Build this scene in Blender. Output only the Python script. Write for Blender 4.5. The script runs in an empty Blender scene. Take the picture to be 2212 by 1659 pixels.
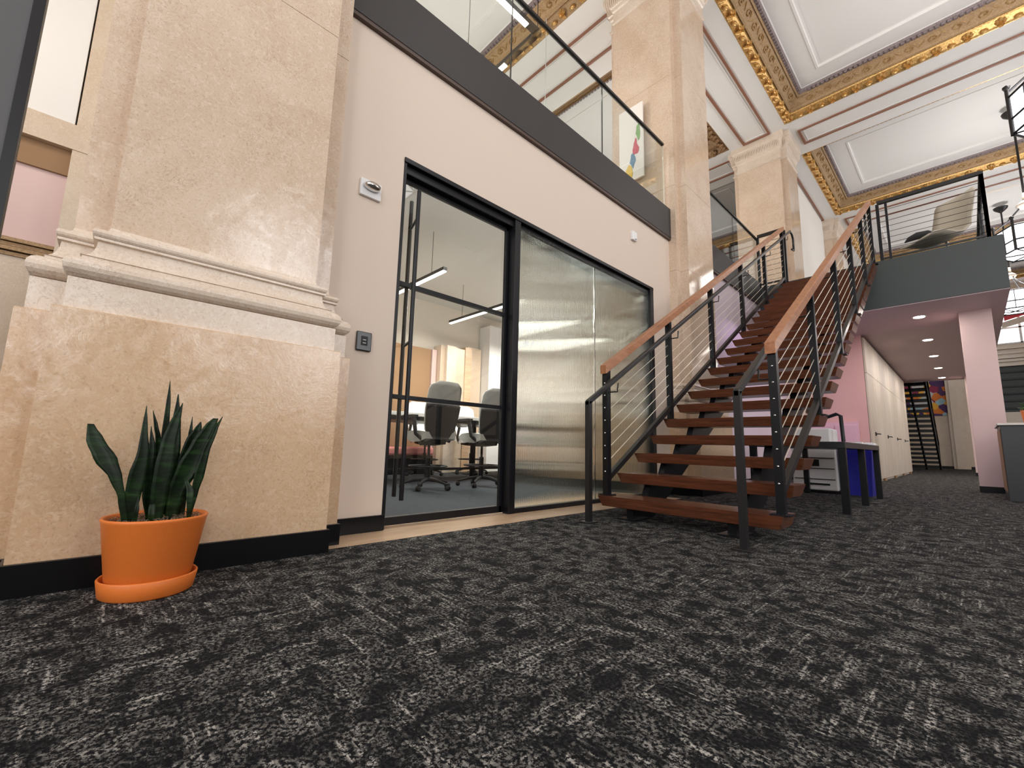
import bpy, math, random
from mathutils import Vector, Matrix
random.seed(7)
sc = bpy.context.scene
COL = sc.collection
PI = math.pi

# ------------------------------------------------------------------ camera
def look():
    yaw, pitch, roll = -0.81416447, 0.14124742, 0.02505067
    cy_, sy = math.cos(yaw), math.sin(yaw); cp, sp = math.cos(pitch), math.sin(pitch)
    fwd = Vector((sy*cp, cy_*cp, sp)); right = Vector((cy_, -sy, 0)); up = right.cross(fwd)
    c, s = math.cos(roll), math.sin(roll)
    r2 = c*right + s*up; u2 = -s*right + c*up
    m = Matrix((r2, u2, -fwd)).transposed().to_4x4()
    m.translation = Vector((0, 0, 0.6))
    return m
cam = bpy.data.cameras.new('camera'); camo = bpy.data.objects.new('camera', cam); COL.objects.link(camo)
cam.sensor_width = 36.0; cam.lens = 931.37/2212*36.0; cam.clip_start = 0.02; cam.clip_end = 200
camo.matrix_world = look(); sc.camera = camo

# ------------------------------------------------------------------ light
sc.view_settings.view_transform = 'Standard'; sc.view_settings.look = 'None'
sc.view_settings.gamma = 1.0; sc.view_settings.exposure = 0.22
try: sc.view_settings.use_curve_mapping = False
except Exception: pass
sc.cycles.use_denoising = True
sc.cycles.max_bounces = 8; sc.cycles.transparent_max_bounces = 12
sc.cycles.transmission_bounces = 6; sc.cycles.glossy_bounces = 4; sc.cycles.diffuse_bounces = 4
sc.cycles.caustics_reflective = False; sc.cycles.caustics_refractive = False
sc.cycles.sample_clamp_indirect = 6
w = bpy.data.worlds.new('sky'); sc.world = w; w.use_nodes = True
w.node_tree.nodes['Background'].inputs[0].default_value = (0.92, 0.96, 1.0, 1)
w.node_tree.nodes['Background'].inputs[1].default_value = 0.55
def area(name, loc, rot, sx, sy, power, color=(1, 1, 1)):
    l = bpy.data.lights.new(name, 'AREA'); l.shape = 'RECTANGLE'; l.size = sx; l.size_y = sy
    l.energy = power; l.color = color
    o = bpy.data.objects.new(name, l); COL.objects.link(o); o.location = loc; o.rotation_euler = rot
    return o
def point(name, loc, power, r=0.2, color=(1, 1, 1)):
    l = bpy.data.lights.new(name, 'POINT'); l.energy = power; l.shadow_soft_size = r; l.color = color
    o = bpy.data.objects.new(name, l); COL.objects.link(o); o.location = loc
    return o
# daylight through the tall windows of the right wall and the wall behind the camera
for yy in (-2.6, 3.4, 6.4, 16.4, 21.4):
    area('daylight', (9.45, yy, 5.0), (0, PI/2, 0), 5.4, 1.5, 240, (0.97, 0.98, 1.0))
for xx in (0.0, 4.6):
    area('daylight', (xx, -6.7, 4.4), (PI/2, 0, 0), 3.4, 5.6, 260, (0.97, 0.98, 1.0))

# ------------------------------------------------------------------ materials
def mat(name, color=(0.8, 0.8, 0.8), rough=0.5, metal=0.0, spec=0.5, emit=None, estr=0.0):
    m = bpy.data.materials.new(name); m.use_nodes = True
    b = m.node_tree.nodes['Principled BSDF']
    b.inputs['Base Color'].default_value = (*color, 1); b.inputs['Roughness'].default_value = rough
    b.inputs['Metallic'].default_value = metal; b.inputs['Specular IOR Level'].default_value = spec
    if emit:
        b.inputs['Emission Color'].default_value = (*emit, 1); b.inputs['Emission Strength'].default_value = estr
    return m
class NT:
    def __init__(s, m): s.t = m.node_tree; s.b = s.t.nodes['Principled BSDF']
    def n(s, ty, **k):
        o = s.t.nodes.new(ty)
        for a, v in k.items():
            if a in o.inputs.keys(): o.inputs[a].default_value = v
            else: setattr(o, a, v)
        return o
    def l(s, a, b): s.t.links.new(a, b)
    def coord(s, scale=(1, 1, 1), rot=(0, 0, 0), src='Object'):
        tc = s.n('ShaderNodeTexCoord'); mp = s.n('ShaderNodeMapping')
        mp.inputs['Scale'].default_value = scale; mp.inputs['Rotation'].default_value = rot
        s.l(tc.outputs[src], mp.inputs[0]); return mp.outputs[0]
    def noise(s, vec, scale, detail=3, rough=0.5, dist=0.0):
        o = s.n('ShaderNodeTexNoise'); o.inputs['Scale'].default_value = scale
        o.inputs['Detail'].default_value = detail; o.inputs['Roughness'].default_value = rough
        o.inputs['Distortion'].default_value = dist
        s.l(vec, o.inputs['Vector']); return o.outputs['Fac']
    def ramp(s, fac, stops):
        r = s.n('ShaderNodeValToRGB'); e = r.color_ramp.elements
        e[0].position, e[0].color = stops[0][0], (*stops[0][1], 1)
        e[1].position, e[1].color = stops[1][0], (*stops[1][1], 1)
        for p, c in stops[2:]:
            x = e.new(p); x.color = (*c, 1)
        s.l(fac, r.inputs[0]); return r.outputs[0]
    def mix(s, a, b, fac, mode='MIX'):
        o = s.n('ShaderNodeMix', data_type='RGBA', blend_type=mode)
        for i, v in ((6, a), (7, b), (0, fac)):
            if hasattr(v, 'links'): s.l(v, o.inputs[i])
            elif isinstance(v, tuple): o.inputs[i].default_value = (*v, 1)
            else: o.inputs[i].default_value = v
        return o.outputs[2]
    def math(s, a, b, op):
        o = s.n('ShaderNodeMath', operation=op)
        for i, v in ((0, a), (1, b)):
            if hasattr(v, 'links'): s.l(v, o.inputs[i])
            else: o.inputs[i].default_value = v
        return o.outputs[0]
    def bump(s, h, strength=0.3, dist=0.01):
        o = s.n('ShaderNodeBump'); o.inputs['Strength'].default_value = strength
        o.inputs['Distance'].default_value = dist; s.l(h, o.inputs['Height'])
        s.l(o.outputs[0], s.b.inputs['Normal'])
    def col(s, c): s.l(c, s.b.inputs['Base Color'])

def stone(name, a, b, c, vein, rough=0.14, scale=1.0, bump=0.06):
    m = mat(name, a, rough, spec=0.75); t = NT(m); v = t.coord()
    big = t.noise(v, 1.6*scale, 5, 0.6, 0.8)
    base = t.ramp(big, [(0.3, a), (0.68, b)])
    fl = t.noise(v, 34*scale, 7, 0.72, 1.0)
    c1 = t.mix(base, c, t.ramp(fl, [(0.50, (0, 0, 0)), (0.62, (0.85, 0.85, 0.85))]))
    fl2 = t.noise(v, 11*scale, 8, 0.7, 2.2)
    vn = t.ramp(fl2, [(0.475, (0, 0, 0)), (0.5, (1, 1, 1)), (0.525, (0, 0, 0))])
    pm = t.ramp(t.noise(v, 3.1*scale, 3, 0.6), [(0.45, (0.05, 0.05, 0.05)), (0.7, (0.75, 0.75, 0.75))])
    c1 = t.mix(base, c1, 0.75)
    sp_ = t.ramp(t.noise(v, 75*scale, 5, 0.75), [(0.34, (0.55, 0.55, 0.55)), (0.46, (0, 0, 0))])
    c1 = t.mix(c1, vein, sp_)
    c2 = t.mix(c1, vein, t.mix((0, 0, 0), vn, pm))
    t.col(c2)
    t.bump(fl2, bump, 0.02)
    return m
M = {}
M['stone'] = stone('beige_marble', (0.56, 0.415, 0.30), (0.66, 0.52, 0.40), (0.72, 0.60, 0.49), (0.36, 0.22, 0.14), 0.09)
M['stone_die'] = stone('golden_marble', (0.58, 0.385, 0.235), (0.63, 0.445, 0.29), (0.69, 0.52, 0.37), (0.38, 0.24, 0.14), 0.08, 1.0, 0.10)
M['stone_base'] = stone('pale_marble', (0.62, 0.50, 0.39), (0.72, 0.61, 0.51), (0.76, 0.67, 0.58), (0.42, 0.29, 0.2), 0.3, 1.0, 0.05)
M['stone_far'] = stone('tan_stone', (0.58, 0.45, 0.33), (0.66, 0.54, 0.42), (0.7, 0.6, 0.48), (0.42, 0.3, 0.2), 0.3, 1.0, 0.05)
def paint(name, c, rough=0.6):
    m = mat(name, c, rough, spec=0.3); t = NT(m); t.bump(t.noise(t.coord(), 160, 2), 0.05, 0.003); return m
M['wall'] = paint('warm_beige_paint', (0.67, 0.56, 0.475))
M['ceil'] = paint('white_plaster', (0.80, 0.78, 0.755))
M['ceil2'] = paint('grey_plaster', (0.60, 0.60, 0.58))
M['lilac'] = paint('lilac_tinted_white', (0.66, 0.56, 0.62))  # lilac light on the stair bay wall is put into this tint
M['pink'] = paint('dusty_pink_paint', (0.68, 0.41, 0.40))
M['pinkcol'] = paint('pale_pink_paint', (0.74, 0.55, 0.53))
M['soffit'] = paint('mauve_soffit_paint', (0.62, 0.49, 0.52))
M['whitewall'] = paint('white_paint', (0.80, 0.76, 0.71))
M['backwall'] = paint('pale_stone_paint', (0.66, 0.61, 0.54))
M['steel'] = paint('charcoal_steel', (0.040, 0.036, 0.036), 0.5)
M['steel2'] = paint('green_grey_steel', (0.052, 0.062, 0.062), 0.4)
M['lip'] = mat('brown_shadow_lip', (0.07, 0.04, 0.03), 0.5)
M['black'] = mat('black_metal', (0.006, 0.006, 0.008), 0.35, spec=0.3)
M['darkmetal'] = mat('dark_bronze_metal', (0.02, 0.019, 0.02), 0.35, 0.3)
M['base'] = mat('black_baseboard', (0.004, 0.004, 0.005), 0.3, spec=0.25)
M['chrome'] = mat('bright_steel', (0.75, 0.75, 0.75), 0.2, 1.0)
M['doorgrey'] = mat('brushed_grey_steel', (0.085, 0.085, 0.088), 0.55, 0.2)
M['cable'] = mat('steel_cable', (0.72, 0.66, 0.56), 0.35, 0.6)
M['plastic_white'] = mat('white_plastic', (0.75, 0.74, 0.74), 0.35)
M['plastic_black'] = mat('black_plastic', (0.01, 0.01, 0.01), 0.25)
M['grey_fabric'] = mat('grey_fabric', (0.58, 0.59, 0.57), 0.8)
M['mesh_dark'] = mat('charcoal_mesh_fabric', (0.028, 0.028, 0.03), 0.8)
M['white_top'] = mat('white_laminate', (0.85, 0.85, 0.84), 0.3)
M['blue'] = mat('blue_plastic', (0.02, 0.02, 0.33), 0.4)
M['pinkseat'] = mat('pink_upholstery', (0.55, 0.2, 0.19), 0.8)
M['orange_wood'] = mat('orange_wood', (0.42, 0.16, 0.06), 0.5)
M['tan'] = mat('tan_acoustic_panel', (0.33, 0.20, 0.11), 0.9)
M['glow'] = mat('lit_diffuser', (1, 1, 1), 0.5, emit=(1.0, 0.93, 0.84), estr=9)
M['glow_cool'] = mat('lit_glass_pane', (1, 1, 1), 0.5, emit=(0.97, 0.96, 1.0), estr=3.2)
M['glow_win'] = mat('daylit_pane', (1, 1, 1), 0.5, emit=(0.95, 0.96, 1.0), estr=1.6)
M['glow_spot'] = mat('downlight_lens', (1, 1, 1), 0.5, emit=(1.0, 0.92, 0.8), estr=22)
def wood(name, a, b, rough, sc_=(3, 40, 40), rot=(0, 0, 0)):
    m = mat(name, a, rough); t = NT(m); v = t.coord(sc_, rot)
    n = t.noise(v, 1.0, 5, 0.6, 0.5)
    t.col(t.ramp(n, [(0.3, a), (0.7, b)])); t.bump(n, 0.1, 0.003); return m
M['walnut'] = wood('walnut', (0.065, 0.022, 0.012), (0.17, 0.058, 0.026), 0.26)
M['railwood'] = wood('oiled_hardwood', (0.30, 0.11, 0.045), (0.46, 0.20, 0.09), 0.33, (30, 4, 30))
M['oak'] = wood('light_oak', (0.50, 0.33, 0.20), (0.66, 0.47, 0.31), 0.3, (14, 2.2, 14))
M['cabwood'] = wood('limed_wood', (0.52, 0.43, 0.34), (0.70, 0.62, 0.54), 0.5, (14, 7, 0.8))
def goldm(name, a, b, rough, metal, bscale=45, bs=0.4):
    m = mat(name, a, rough, metal); t = NT(m); v = t.coord()
    n = t.noise(v, bscale, 4, 0.6, 0.5); t.col(t.ramp(n, [(0.35, a), (0.65, b)])); t.bump(n, bs, 0.01); return m
M['gold'] = goldm('gilded_plaster', (0.50, 0.25, 0.07), (0.88, 0.60, 0.24), 0.3, 0.65)
M['friezegold'] = goldm('antique_gold_plaster', (0.33, 0.20, 0.10), (0.48, 0.33, 0.18), 0.6, 0.1)
M['scroll'] = goldm('dark_gold_scroll', (0.24, 0.125, 0.04), (0.45, 0.28, 0.11), 0.5, 0.25)
M['dentil'] = goldm('mauve_bronze_dentil', (0.17, 0.13, 0.13), (0.32, 0.26, 0.26), 0.5, 0.1)
M['brownline'] = mat('brown_moulding', (0.26, 0.115, 0.07), 0.5)
M['bronze_dark'] = goldm('brown_gold_plaster', (0.16, 0.085, 0.04), (0.34, 0.2, 0.09), 0.5, 0.2)
def pot_mat():
    m = mat('terracotta_plastic', (0.72, 0.20, 0.028), 0.45); t = NT(m)
    n = t.noise(t.coord(), 700, 2); t.bump(n, 0.15, 0.001)
    t.col(t.ramp(n, [(0.3, (0.62, 0.145, 0.02)), (0.7, (0.76, 0.20, 0.036))])); return m
M['pot'] = pot_mat()
def leaf_mat():
    m = mat('snake_plant_leaf', (0.01, 0.05, 0.01), 0.45, spec=0.3); t = NT(m)
    v = t.coord((6, 6, 34)); n = t.noise(v, 1.0, 4, 0.6, 1.0)
    t.col(t.ramp(n, [(0.42, (0.003, 0.010, 0.003)), (0.62, (0.012, 0.038, 0.009)), (0.78, (0.05, 0.10, 0.02))])); return m
M['leaf'] = leaf_mat()
M['leaf2'] = mat('bright_leaf', (0.03, 0.10, 0.02), 0.4)
M['moss'] = mat('dry_moss', (0.17, 0.115, 0.07), 0.9)
def carpet(name, hi, lo, fine=1.0):
    m = mat(name, lo, 0.95, spec=0.15); t = NT(m)
    def lay(flip):
        sc1 = (55, 3.0, 1) if flip else (3.0, 55, 1); sc2 = (95, 7, 1) if flip else (7, 95, 1)
        s1 = t.ramp(t.noise(t.coord(sc1), 1.0, 2, 0.5, 0.3), [(0.60, (0, 0, 0)), (0.64, (1, 1, 1))])
        s2 = t.ramp(t.noise(t.coord(sc2), 1.0, 2, 0.5, 0.2), [(0.50, (0, 0, 0)), (0.62, (0.7, 0.7, 0.7))])
        return t.mix(s1, s2, 0.6, 'ADD')
    pick = t.n('ShaderNodeTexChecker'); pick.inputs['Scale'].default_value = 1.64
    t.l(t.coord((1, 1, 0), (0, 0, 0.0)), pick.inputs['Vector'])
    lay1 = lay(False); lay2 = lay(True)
    st = t.mix(lay1, lay2, pick.outputs['Fac'])
    v = t.coord()
    patch = t.ramp(t.noise(v, 12, 6, 0.72, 0.5), [(0.44, (0.08, 0.08, 0.08)), (0.56, (1, 1, 1))])
    tuft = t.ramp(t.noise(v, 95*fine, 4, 0.75), [(0.48, (0.01, 0.01, 0.01)), (0.55, (1, 1, 1))])
    a = t.mix(st, patch, 1.0, 'MULTIPLY')
    a = t.mix(a, t.mix(patch, (0.36, 0.36, 0.36), 1.0, 'MULTIPLY'), 1.0, 'ADD')
    a = t.mix(a, tuft, 1.0, 'MULTIPLY')
    t.col(t.mix(lo, hi, a))
    t.bump(t.noise(v, 210*fine, 2, 0.7), 0.7, 0.008)
    return m
M['carpet'] = carpet('charcoal_fleck_carpet', (0.42, 0.40, 0.37), (0.004, 0.0045, 0.006))
M['carpet2'] = mat('slate_carpet', (0.05, 0.06, 0.075), 0.95)
def glass_mat(name, tint, refl=1.0, haze=0.0):
    m = bpy.data.materials.new(name); m.use_nodes = True; t = m.node_tree; t.nodes.clear()
    out = t.nodes.new('ShaderNodeOutputMaterial'); mx = t.nodes.new('ShaderNodeMixShader')
    tr = t.nodes.new('ShaderNodeBsdfTransparent'); tr.inputs[0].default_value = (*tint, 1)
    gl = t.nodes.new('ShaderNodeBsdfGlossy'); gl.inputs['Roughness'].default_value = haze
    lw = t.nodes.new('ShaderNodeLayerWeight'); lw.inputs[0].default_value = 0.5
    pw = t.nodes.new('ShaderNodeMath'); pw.operation = 'POWER'; pw.inputs[1].default_value = 5.0
    mu = t.nodes.new('ShaderNodeMath'); mu.operation = 'MULTIPLY_ADD'; mu.inputs[1].default_value = 0.9; mu.inputs[2].default_value = 0.04*refl
    t.links.new(lw.outputs['Facing'], pw.inputs[0]); t.links.new(pw.outputs[0], mu.inputs[0]); t.links.new(mu.outputs[0], mx.inputs[0])
    t.links.new(tr.outputs[0], mx.inputs[1]); t.links.new(gl.outputs[0], mx.inputs[2])
    t.links.new(mx.outputs[0], out.inputs[0]); return m
M['glass'] = glass_mat('clear_glass', (0.95, 0.97, 0.96), 1.3)
M['glass_green'] = glass_mat('balustrade_glass', (0.93, 0.955, 0.945), 1.5)
def reeded_mat():
    m = bpy.data.materials.new('reeded_glass'); m.use_nodes = True; t = m.node_tree; t.nodes.clear()
    out = t.nodes.new('ShaderNodeOutputMaterial'); g = t.nodes.new('ShaderNodeBsdfGlass')
    g.inputs['Color'].default_value = (0.86, 0.89, 0.86, 1); g.inputs['Roughness'].default_value = 0.03; g.inputs['IOR'].default_value = 1.45
    t.links.new(g.outputs[0], out.inputs[0]); return m
M['reeded'] = reeded_mat()

# ------------------------------------------------------------------ mesh helpers
class MB:
    def __init__(s): s.v = []; s.f = []; s.sm = []
    def add(s, vs, fs, smooth=False):
        b = len(s.v); s.v += [tuple(x) for x in vs]
        for f in fs: s.f.append(tuple(b+i for i in f)); s.sm.append(smooth)
        return s
    def box(s, x0, x1, y0, y1, z0, z1):
        x0, x1 = min(x0, x1), max(x0, x1); y0, y1 = min(y0, y1), max(y0, y1); z0, z1 = min(z0, z1), max(z0, z1)
        return s.add([(x0,y0,z0),(x1,y0,z0),(x1,y1,z0),(x0,y1,z0),(x0,y0,z1),(x1,y0,z1),(x1,y1,z1),(x0,y1,z1)],
            [(0,3,2,1),(4,5,6,7),(0,1,5,4),(1,2,6,5),(2,3,7,6),(3,0,4,7)])
    def prism(s, poly, axis, a, b):
        # poly: 2D points; axis 'x': (y,z), 'y': (x,z), 'z': (x,y)
        def P(p, t): return (t, p[0], p[1]) if axis == 'x' else ((p[0], t, p[1]) if axis == 'y' else (p[0], p[1], t))
        n = len(poly); vs = [P(p, a) for p in poly]+[P(p, b) for p in poly]
        fs = [tuple(range(n)), tuple(range(2*n-1, n-1, -1))]
        fs += [(i, i+n, (i+1) % n+n, (i+1) % n) for i in range(n)]
        return s.add(vs, fs)
    def ring(s, x0, x1, y0, y1, prof, close_top=False, close_bot=False, sign=1):
        # prof: (expand, z); rectangle rings joined
        b = len(s.v); fs = []; vs = []
        for e, z in prof:
            vs += [(x0-e, y0-e, z), (x1+e, y0-e, z), (x1+e, y1+e, z), (x0-e, y1+e, z)]
        for k in range(len(prof)-1):
            for i in range(4):
                j = (i+1) % 4; fs.append((k*4+i, k*4+j, k*4+4+j, k*4+4+i))
        if close_top: n = (len(prof)-1)*4; fs.append((n, n+1, n+2, n+3))
        if close_bot: fs.append((3, 2, 1, 0))
        return s.add(vs, fs)
    def tube(s, pts, r, n=8, cap=True, rect=None):
        P = [Vector(p) for p in pts]; m = len(P); rr = r if isinstance(r, (list, tuple)) else [r]*m
        vs = []; prev = None
        for i in range(m):
            d = (P[min(i+1, m-1)]-P[max(i-1, 0)]).normalized()
            if prev is None:
                a = Vector((0, 0, 1)) if abs(d.z) < 0.9 else Vector((1, 0, 0))
                u = d.cross(a).normalized()
            else:
                u = (prev-d*prev.dot(d)).normalized()
            prev = u; v = d.cross(u)
            for k in range(n):
                t = 2*PI*k/n; vs.append(P[i]+rr[i]*(math.cos(t)*u+math.sin(t)*v))
        fs = [(i*n+k, i*n+(k+1) % n, (i+1)*n+(k+1) % n, (i+1)*n+k) for i in range(m-1) for k in range(n)]
        s.add(vs, fs, n > 5)
        if cap:
            s.add(vs[:n], [tuple(range(n-1, -1, -1))]); s.add(vs[-n:], [tuple(range(n))])
        return s
    def lathe(s, prof, cx=0, cy=0, n=24, smooth=True):
        vs = []; m = len(prof)
        for r, z in prof:
            for k in range(n):
                t = 2*PI*k/n; vs.append((cx+r*math.cos(t), cy+r*math.sin(t), z))
        fs = [(i*n+k, i*n+(k+1) % n, (i+1)*n+(k+1) % n, (i+1)*n+k) for i in range(m-1) for k in range(n)]
        return s.add(vs, fs, smooth)
    def bar(s, a, b, wx, wz):
        # rectangular bar from a to b, vertical cut ends, width wx across, height wz (vertical)
        a = Vector(a); b = Vector(b); d = (b-a); h = Vector((d.x, d.y, 0))
        if h.length < 1e-6: return s.box(a.x-wx/2, a.x+wx/2, a.y-wz/2, a.y+wz/2, a.z, b.z)
        n = Vector((-h.y, h.x, 0)).normalized()*wx/2; u = Vector((0, 0, wz/2))
        vs = [a-n-u, a+n-u, a+n+u, a-n+u, b-n-u, b+n-u, b+n+u, b-n+u]
        return s.add(vs, [(0,3,2,1),(4,5,6,7),(0,1,5,4),(1,2,6,5),(2,3,7,6),(3,0,4,7)])
    def xf(s, m):
        s.v = [tuple(m @ Vector(v)) for v in s.v]; return s
    def mesh(s, name, material):
        me = bpy.data.meshes.new(name); me.from_pydata(s.v, [], s.f); me.materials.append(M[material])
        me.polygons.foreach_set('use_smooth', s.sm); me.validate(); me.update(); return me
    def build(s, name, material, parent=None, bevel=0.0, recalc=True):
        me = s.mesh(name, material)
        if recalc:
            import bmesh
            bm = bmesh.new(); bm.from_mesh(me); bmesh.ops.recalc_face_normals(bm, faces=bm.faces); bm.to_mesh(me); bm.free()
        o = bpy.data.objects.new(name, me); COL.objects.link(o)
        if parent:
            o.parent = parent
            if parent.parent is None: o.matrix_parent_inverse = Matrix.Translation(-Vector(parent.location))
        if bevel:
            b = o.modifiers.new('bevel', 'BEVEL'); b.width = bevel; b.segments = 2; b.limit_method = 'ANGLE'
        return o
def child(o_mesh, name, parent, loc=(0, 0, 0), rot=(0, 0, 0), scale=(1, 1, 1)):
    # a part that shares mesh data, placed in world coordinates (things have no rotation)
    o = bpy.data.objects.new(name, o_mesh); COL.objects.link(o); o.parent = parent
    base = Vector(parent.location) if parent.parent is None else Vector((0, 0, 0))
    o.location = Vector(loc)-base; o.rotation_euler = rot; o.scale = scale
    return o
def thing(name, label, cat, loc=(0, 0, 0), group=None, kind=None):
    o = bpy.data.objects.new(name, None); COL.objects.link(o); o.location = loc; o.empty_display_size = 0.1
    if label: o['label'] = label
    if cat: o['category'] = cat
    if group: o['group'] = group
    if kind: o['kind'] = kind
    return o
def tag(o, label, cat, group=None, kind=None):
    if label: o['label'] = label
    if cat: o['category'] = cat
    if group: o['group'] = group
    if kind: o['kind'] = kind
    return o
def sbuild(mb, name, material, bevel=0.0):
    return tag(mb.build(name, material, None, bevel), None, None, kind='structure')
def struct(name, loc=(0, 0, 0)): return thing(name, None, None, loc, kind='structure')

# ================================================================== ROOM SHELL
ZM0, ZM1 = 3.68, 4.16           # mezzanine edge
ZC = 8.75                       # underside of ceiling beams
PIERS = [0.38, 6.38, 12.38, 18.38, 24.38]
fl = MB().box(-2.52, 9.0, -7, 31, -0.1, 0).box(-8.2, -2.52, -7, 0.3, -0.1, 0).box(-8.2, -2.52, 5.3, 31, -0.1, 0)
sbuild(fl, 'floor', 'carpet')
rf = MB().box(-8.2, -3.28, 0.3, 5.3, -0.1, 0.0)
tag(rf.build('floor', 'carpet2'), None, None, kind='structure')
# oak boards set along the foot of the glass front
osr = struct('trim_1', (-2.9, 0.3, 0))
xs = [-3.28, -3.127, -2.974, -2.821, -2.668, -2.52]
for i in range(5):
    y = 0.3
    cuts = [0.3] + sorted(random.uniform(0.8, 5.0) for _ in range(2)) + [5.3]
    for a, b in zip(cuts[:-1], cuts[1:]):
        MB().box(xs[i]+0.0008, xs[i+1]-0.0008, a+0.0008, b-0.0008, -0.1, 0.002).build('oak_board', 'oak', osr)

# left wall, bay with the glazed front (opening y 1.48-5.29, z 0-2.79)
wl = MB()
wl.box(-3.0, -2.835, 0.9, 1.48, 0, ZM0).box(-3.0, -2.835, 1.48, 5.29, 2.79, ZM0).box(-3.0, -2.835, 5.29, 5.9, 0, ZM0)
sbuild(wl, 'wall_left', 'wall')
wl2 = MB().box(-3.0, -2.845, 6.9, 11.93, 0, ZM0)
sbuild(wl2, 'wall_left', 'lilac')
bb = MB().box(-2.84, -2.812, 0.95, 1.478, 0, 0.105).box(-2.84, -2.82, 5.29, 5.85, 0, 0.105).box(-2.85, -2.83, 7.0, 11.9, 0, 0.105)
sbuild(bb, 'baseboard_left', 'base')
# meeting room shell behind the glass
mr = MB().box(-8.2, -8.0, -7, 31, 0, 9.4)
sbuild(mr, 'wall_back', 'backwall')
sbuild(MB().box(-8.0, -3.0, 0.85, 0.95, 0, ZM0), 'wall_side', 'whitewall')
sbuild(MB().box(-8.0, -3.0, 9.2, 9.3, 0, ZM0), 'wall_side', 'whitewall')
# mezzanine slab with its steel edge
mz = MB().box(-8.0, -2.86, 0.95, 5.8, 3.70, 4.05).box(-8.0, -2.86, 5.8, 6.95, 3.70, 4.05).box(-8.0, -2.86, 6.95, 9.95, 3.70, 4.05)
sbuild(mz, 'ceiling', 'ceil2')
def fascia(y0, y1):
    e = MB().box(-2.86, -2.795, y0, y1, ZM0+0.02, ZM1).box(-2.90, -2.86, y0, y1, ZM0+0.06, ZM1)
    o = sbuild(e, 'trim_2', 'steel')
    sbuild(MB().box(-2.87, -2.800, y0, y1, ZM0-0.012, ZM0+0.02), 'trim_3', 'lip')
fascia(0.97, 5.93); fascia(6.93, 9.96)

# balcony / corridor block reached by the stair
sbuild(MB().box(-2.87, 0.615, 9.98, 21.0, 3.22, 4.07), 'floor_upper', 'steel2')
sbuild(MB().box(-2.84, 0.635, 9.96, 21.02, 3.20, 3.222), 'ceiling', 'soffit')
sbuild(MB().box(-2.845, 0.635, 9.94, 9.985, 3.215, 4.09).box(0.61, 0.64, 9.98, 21.0, 3.215, 4.09), 'trim_2', 'steel2')
# pink end wall beside the stair, cabinet wall
sbuild(MB().box(-2.46, -1.46, 11.93, 12.03, 0, 3.2), 'wall_end', 'pink')
sbuild(MB().box(-2.44, -1.60, 12.03, 20.2, 0, 3.2), 'wall_left', 'pinkcol')
sbuild(MB().box(-2.86, -1.5, 11.91, 11.935, 0, 0.1), 'baseboard_end', 'base')

# ceiling beams: X-running at each pier, Y-running over the pier row
ys = [-7.0, -4.83, 1.17, 7.17, 13.17, 19.17, 25.17]
bm = MB()
def beamx(yc):
    return (yc-0.79, yc+0.79)
edges = [beamx(y) for y in [-5.62]+PIERS]+[(29.6, 31.0)]
prev = -7.0
bays = []
for a, b in edges:
    bm.box(-8.0, 9.0, max(a, -7), min(b, 31), ZC, 9.35)
    if a > prev: bays.append((prev, a))
    prev = b
for a, b in bays:
    if b-a < 0.5: continue
    bm.box(-3.85, -2.53, a, b, ZC, 9.35)
    bm.box(5.35, 6.7, a, b, ZC, 9.35)
sbuild(bm, 'ceiling', 'ceil')
sbuild(MB().box(-8.2, 9.2, -7.2, 31.2, 9.3, 9.5), 'ceiling', 'ceil')
# far wall, right wall, rear wall
fw = MB()
fw.box(-8.2, 1.25, 30.5, 30.8, 0, 9.4).box(1.25, 9.0, 30.5, 30.8, 0, 2.7).box(1.25, 9, 30.5, 30.8, 4.85, 5.9).box(1.25, 9, 30.5, 30.8, 8.2, 9.4)
sbuild(fw, 'wall_far', 'stone_far')
rw = MB()
spans = []
cuts = [-7.0]
for yy in (-2.6, 3.4, 6.4, 16.4, 21.4, 27.2):
    cuts += [yy-0.8, yy+0.8]
cuts.append(31.0)
for i in range(0, len(cuts), 2): rw.box(9.0, 9.3, cuts[i], cuts[i+1], 0, 9.4)
for i in range(1, len(cuts)-1, 2): rw.box(9.0, 9.3, cuts[i], cuts[i+1], 0, 2.2).box(9.0, 9.3, cuts[i], cuts[i+1], 7.8, 9.4)
sbuild(rw, 'wall_right', 'stone_far')
bw = MB().box(-8.2, -1.8, -7.2, -7, 0, 9.4).box(1.8, 2.8, -7.2, -7, 0, 9.4).box(6.4, 9.3, -7.2, -7, 0, 9.4)
for a, b in ((-1.8, 1.8), (2.8, 6.4)): bw.box(a, b, -7.2, -7, 0, 1.4).box(a, b, -7.2, -7, 7.4, 9.4)
sbuild(bw, 'wall_rear', 'stone_far')
k = 1
for i in range(1, len(cuts)-1, 2):
    a, b = cuts[i], cuts[i+1]; f = MB()
    for t in range(3):
        y = a+(b-a)*t/2; f.box(9.05, 9.15, y-0.04, y+0.04, 2.2, 7.8)
    for t in range(7):
        z = 2.2+5.6*t/6; f.box(9.05, 9.15, a, b, z-0.04, z+0.04)
    sbuild(f, 'window_%d' % k, 'darkmetal'); k += 1
for a, b in ((-1.8, 1.8), (2.8, 6.4)):
    f = MB()
    for t in range(4):
        x = a+(b-a)*t/3; f.box(x-0.04, x+0.04, -7.12, -7.04, 1.4, 7.4)
    for t in range(6):
        z = 1.4+6.0*t/5; f.box(a, b, -7.12, -7.04, z-0.04, z+0.04)
    sbuild(f, 'window_%d' % k, 'darkmetal'); k += 1
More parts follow.
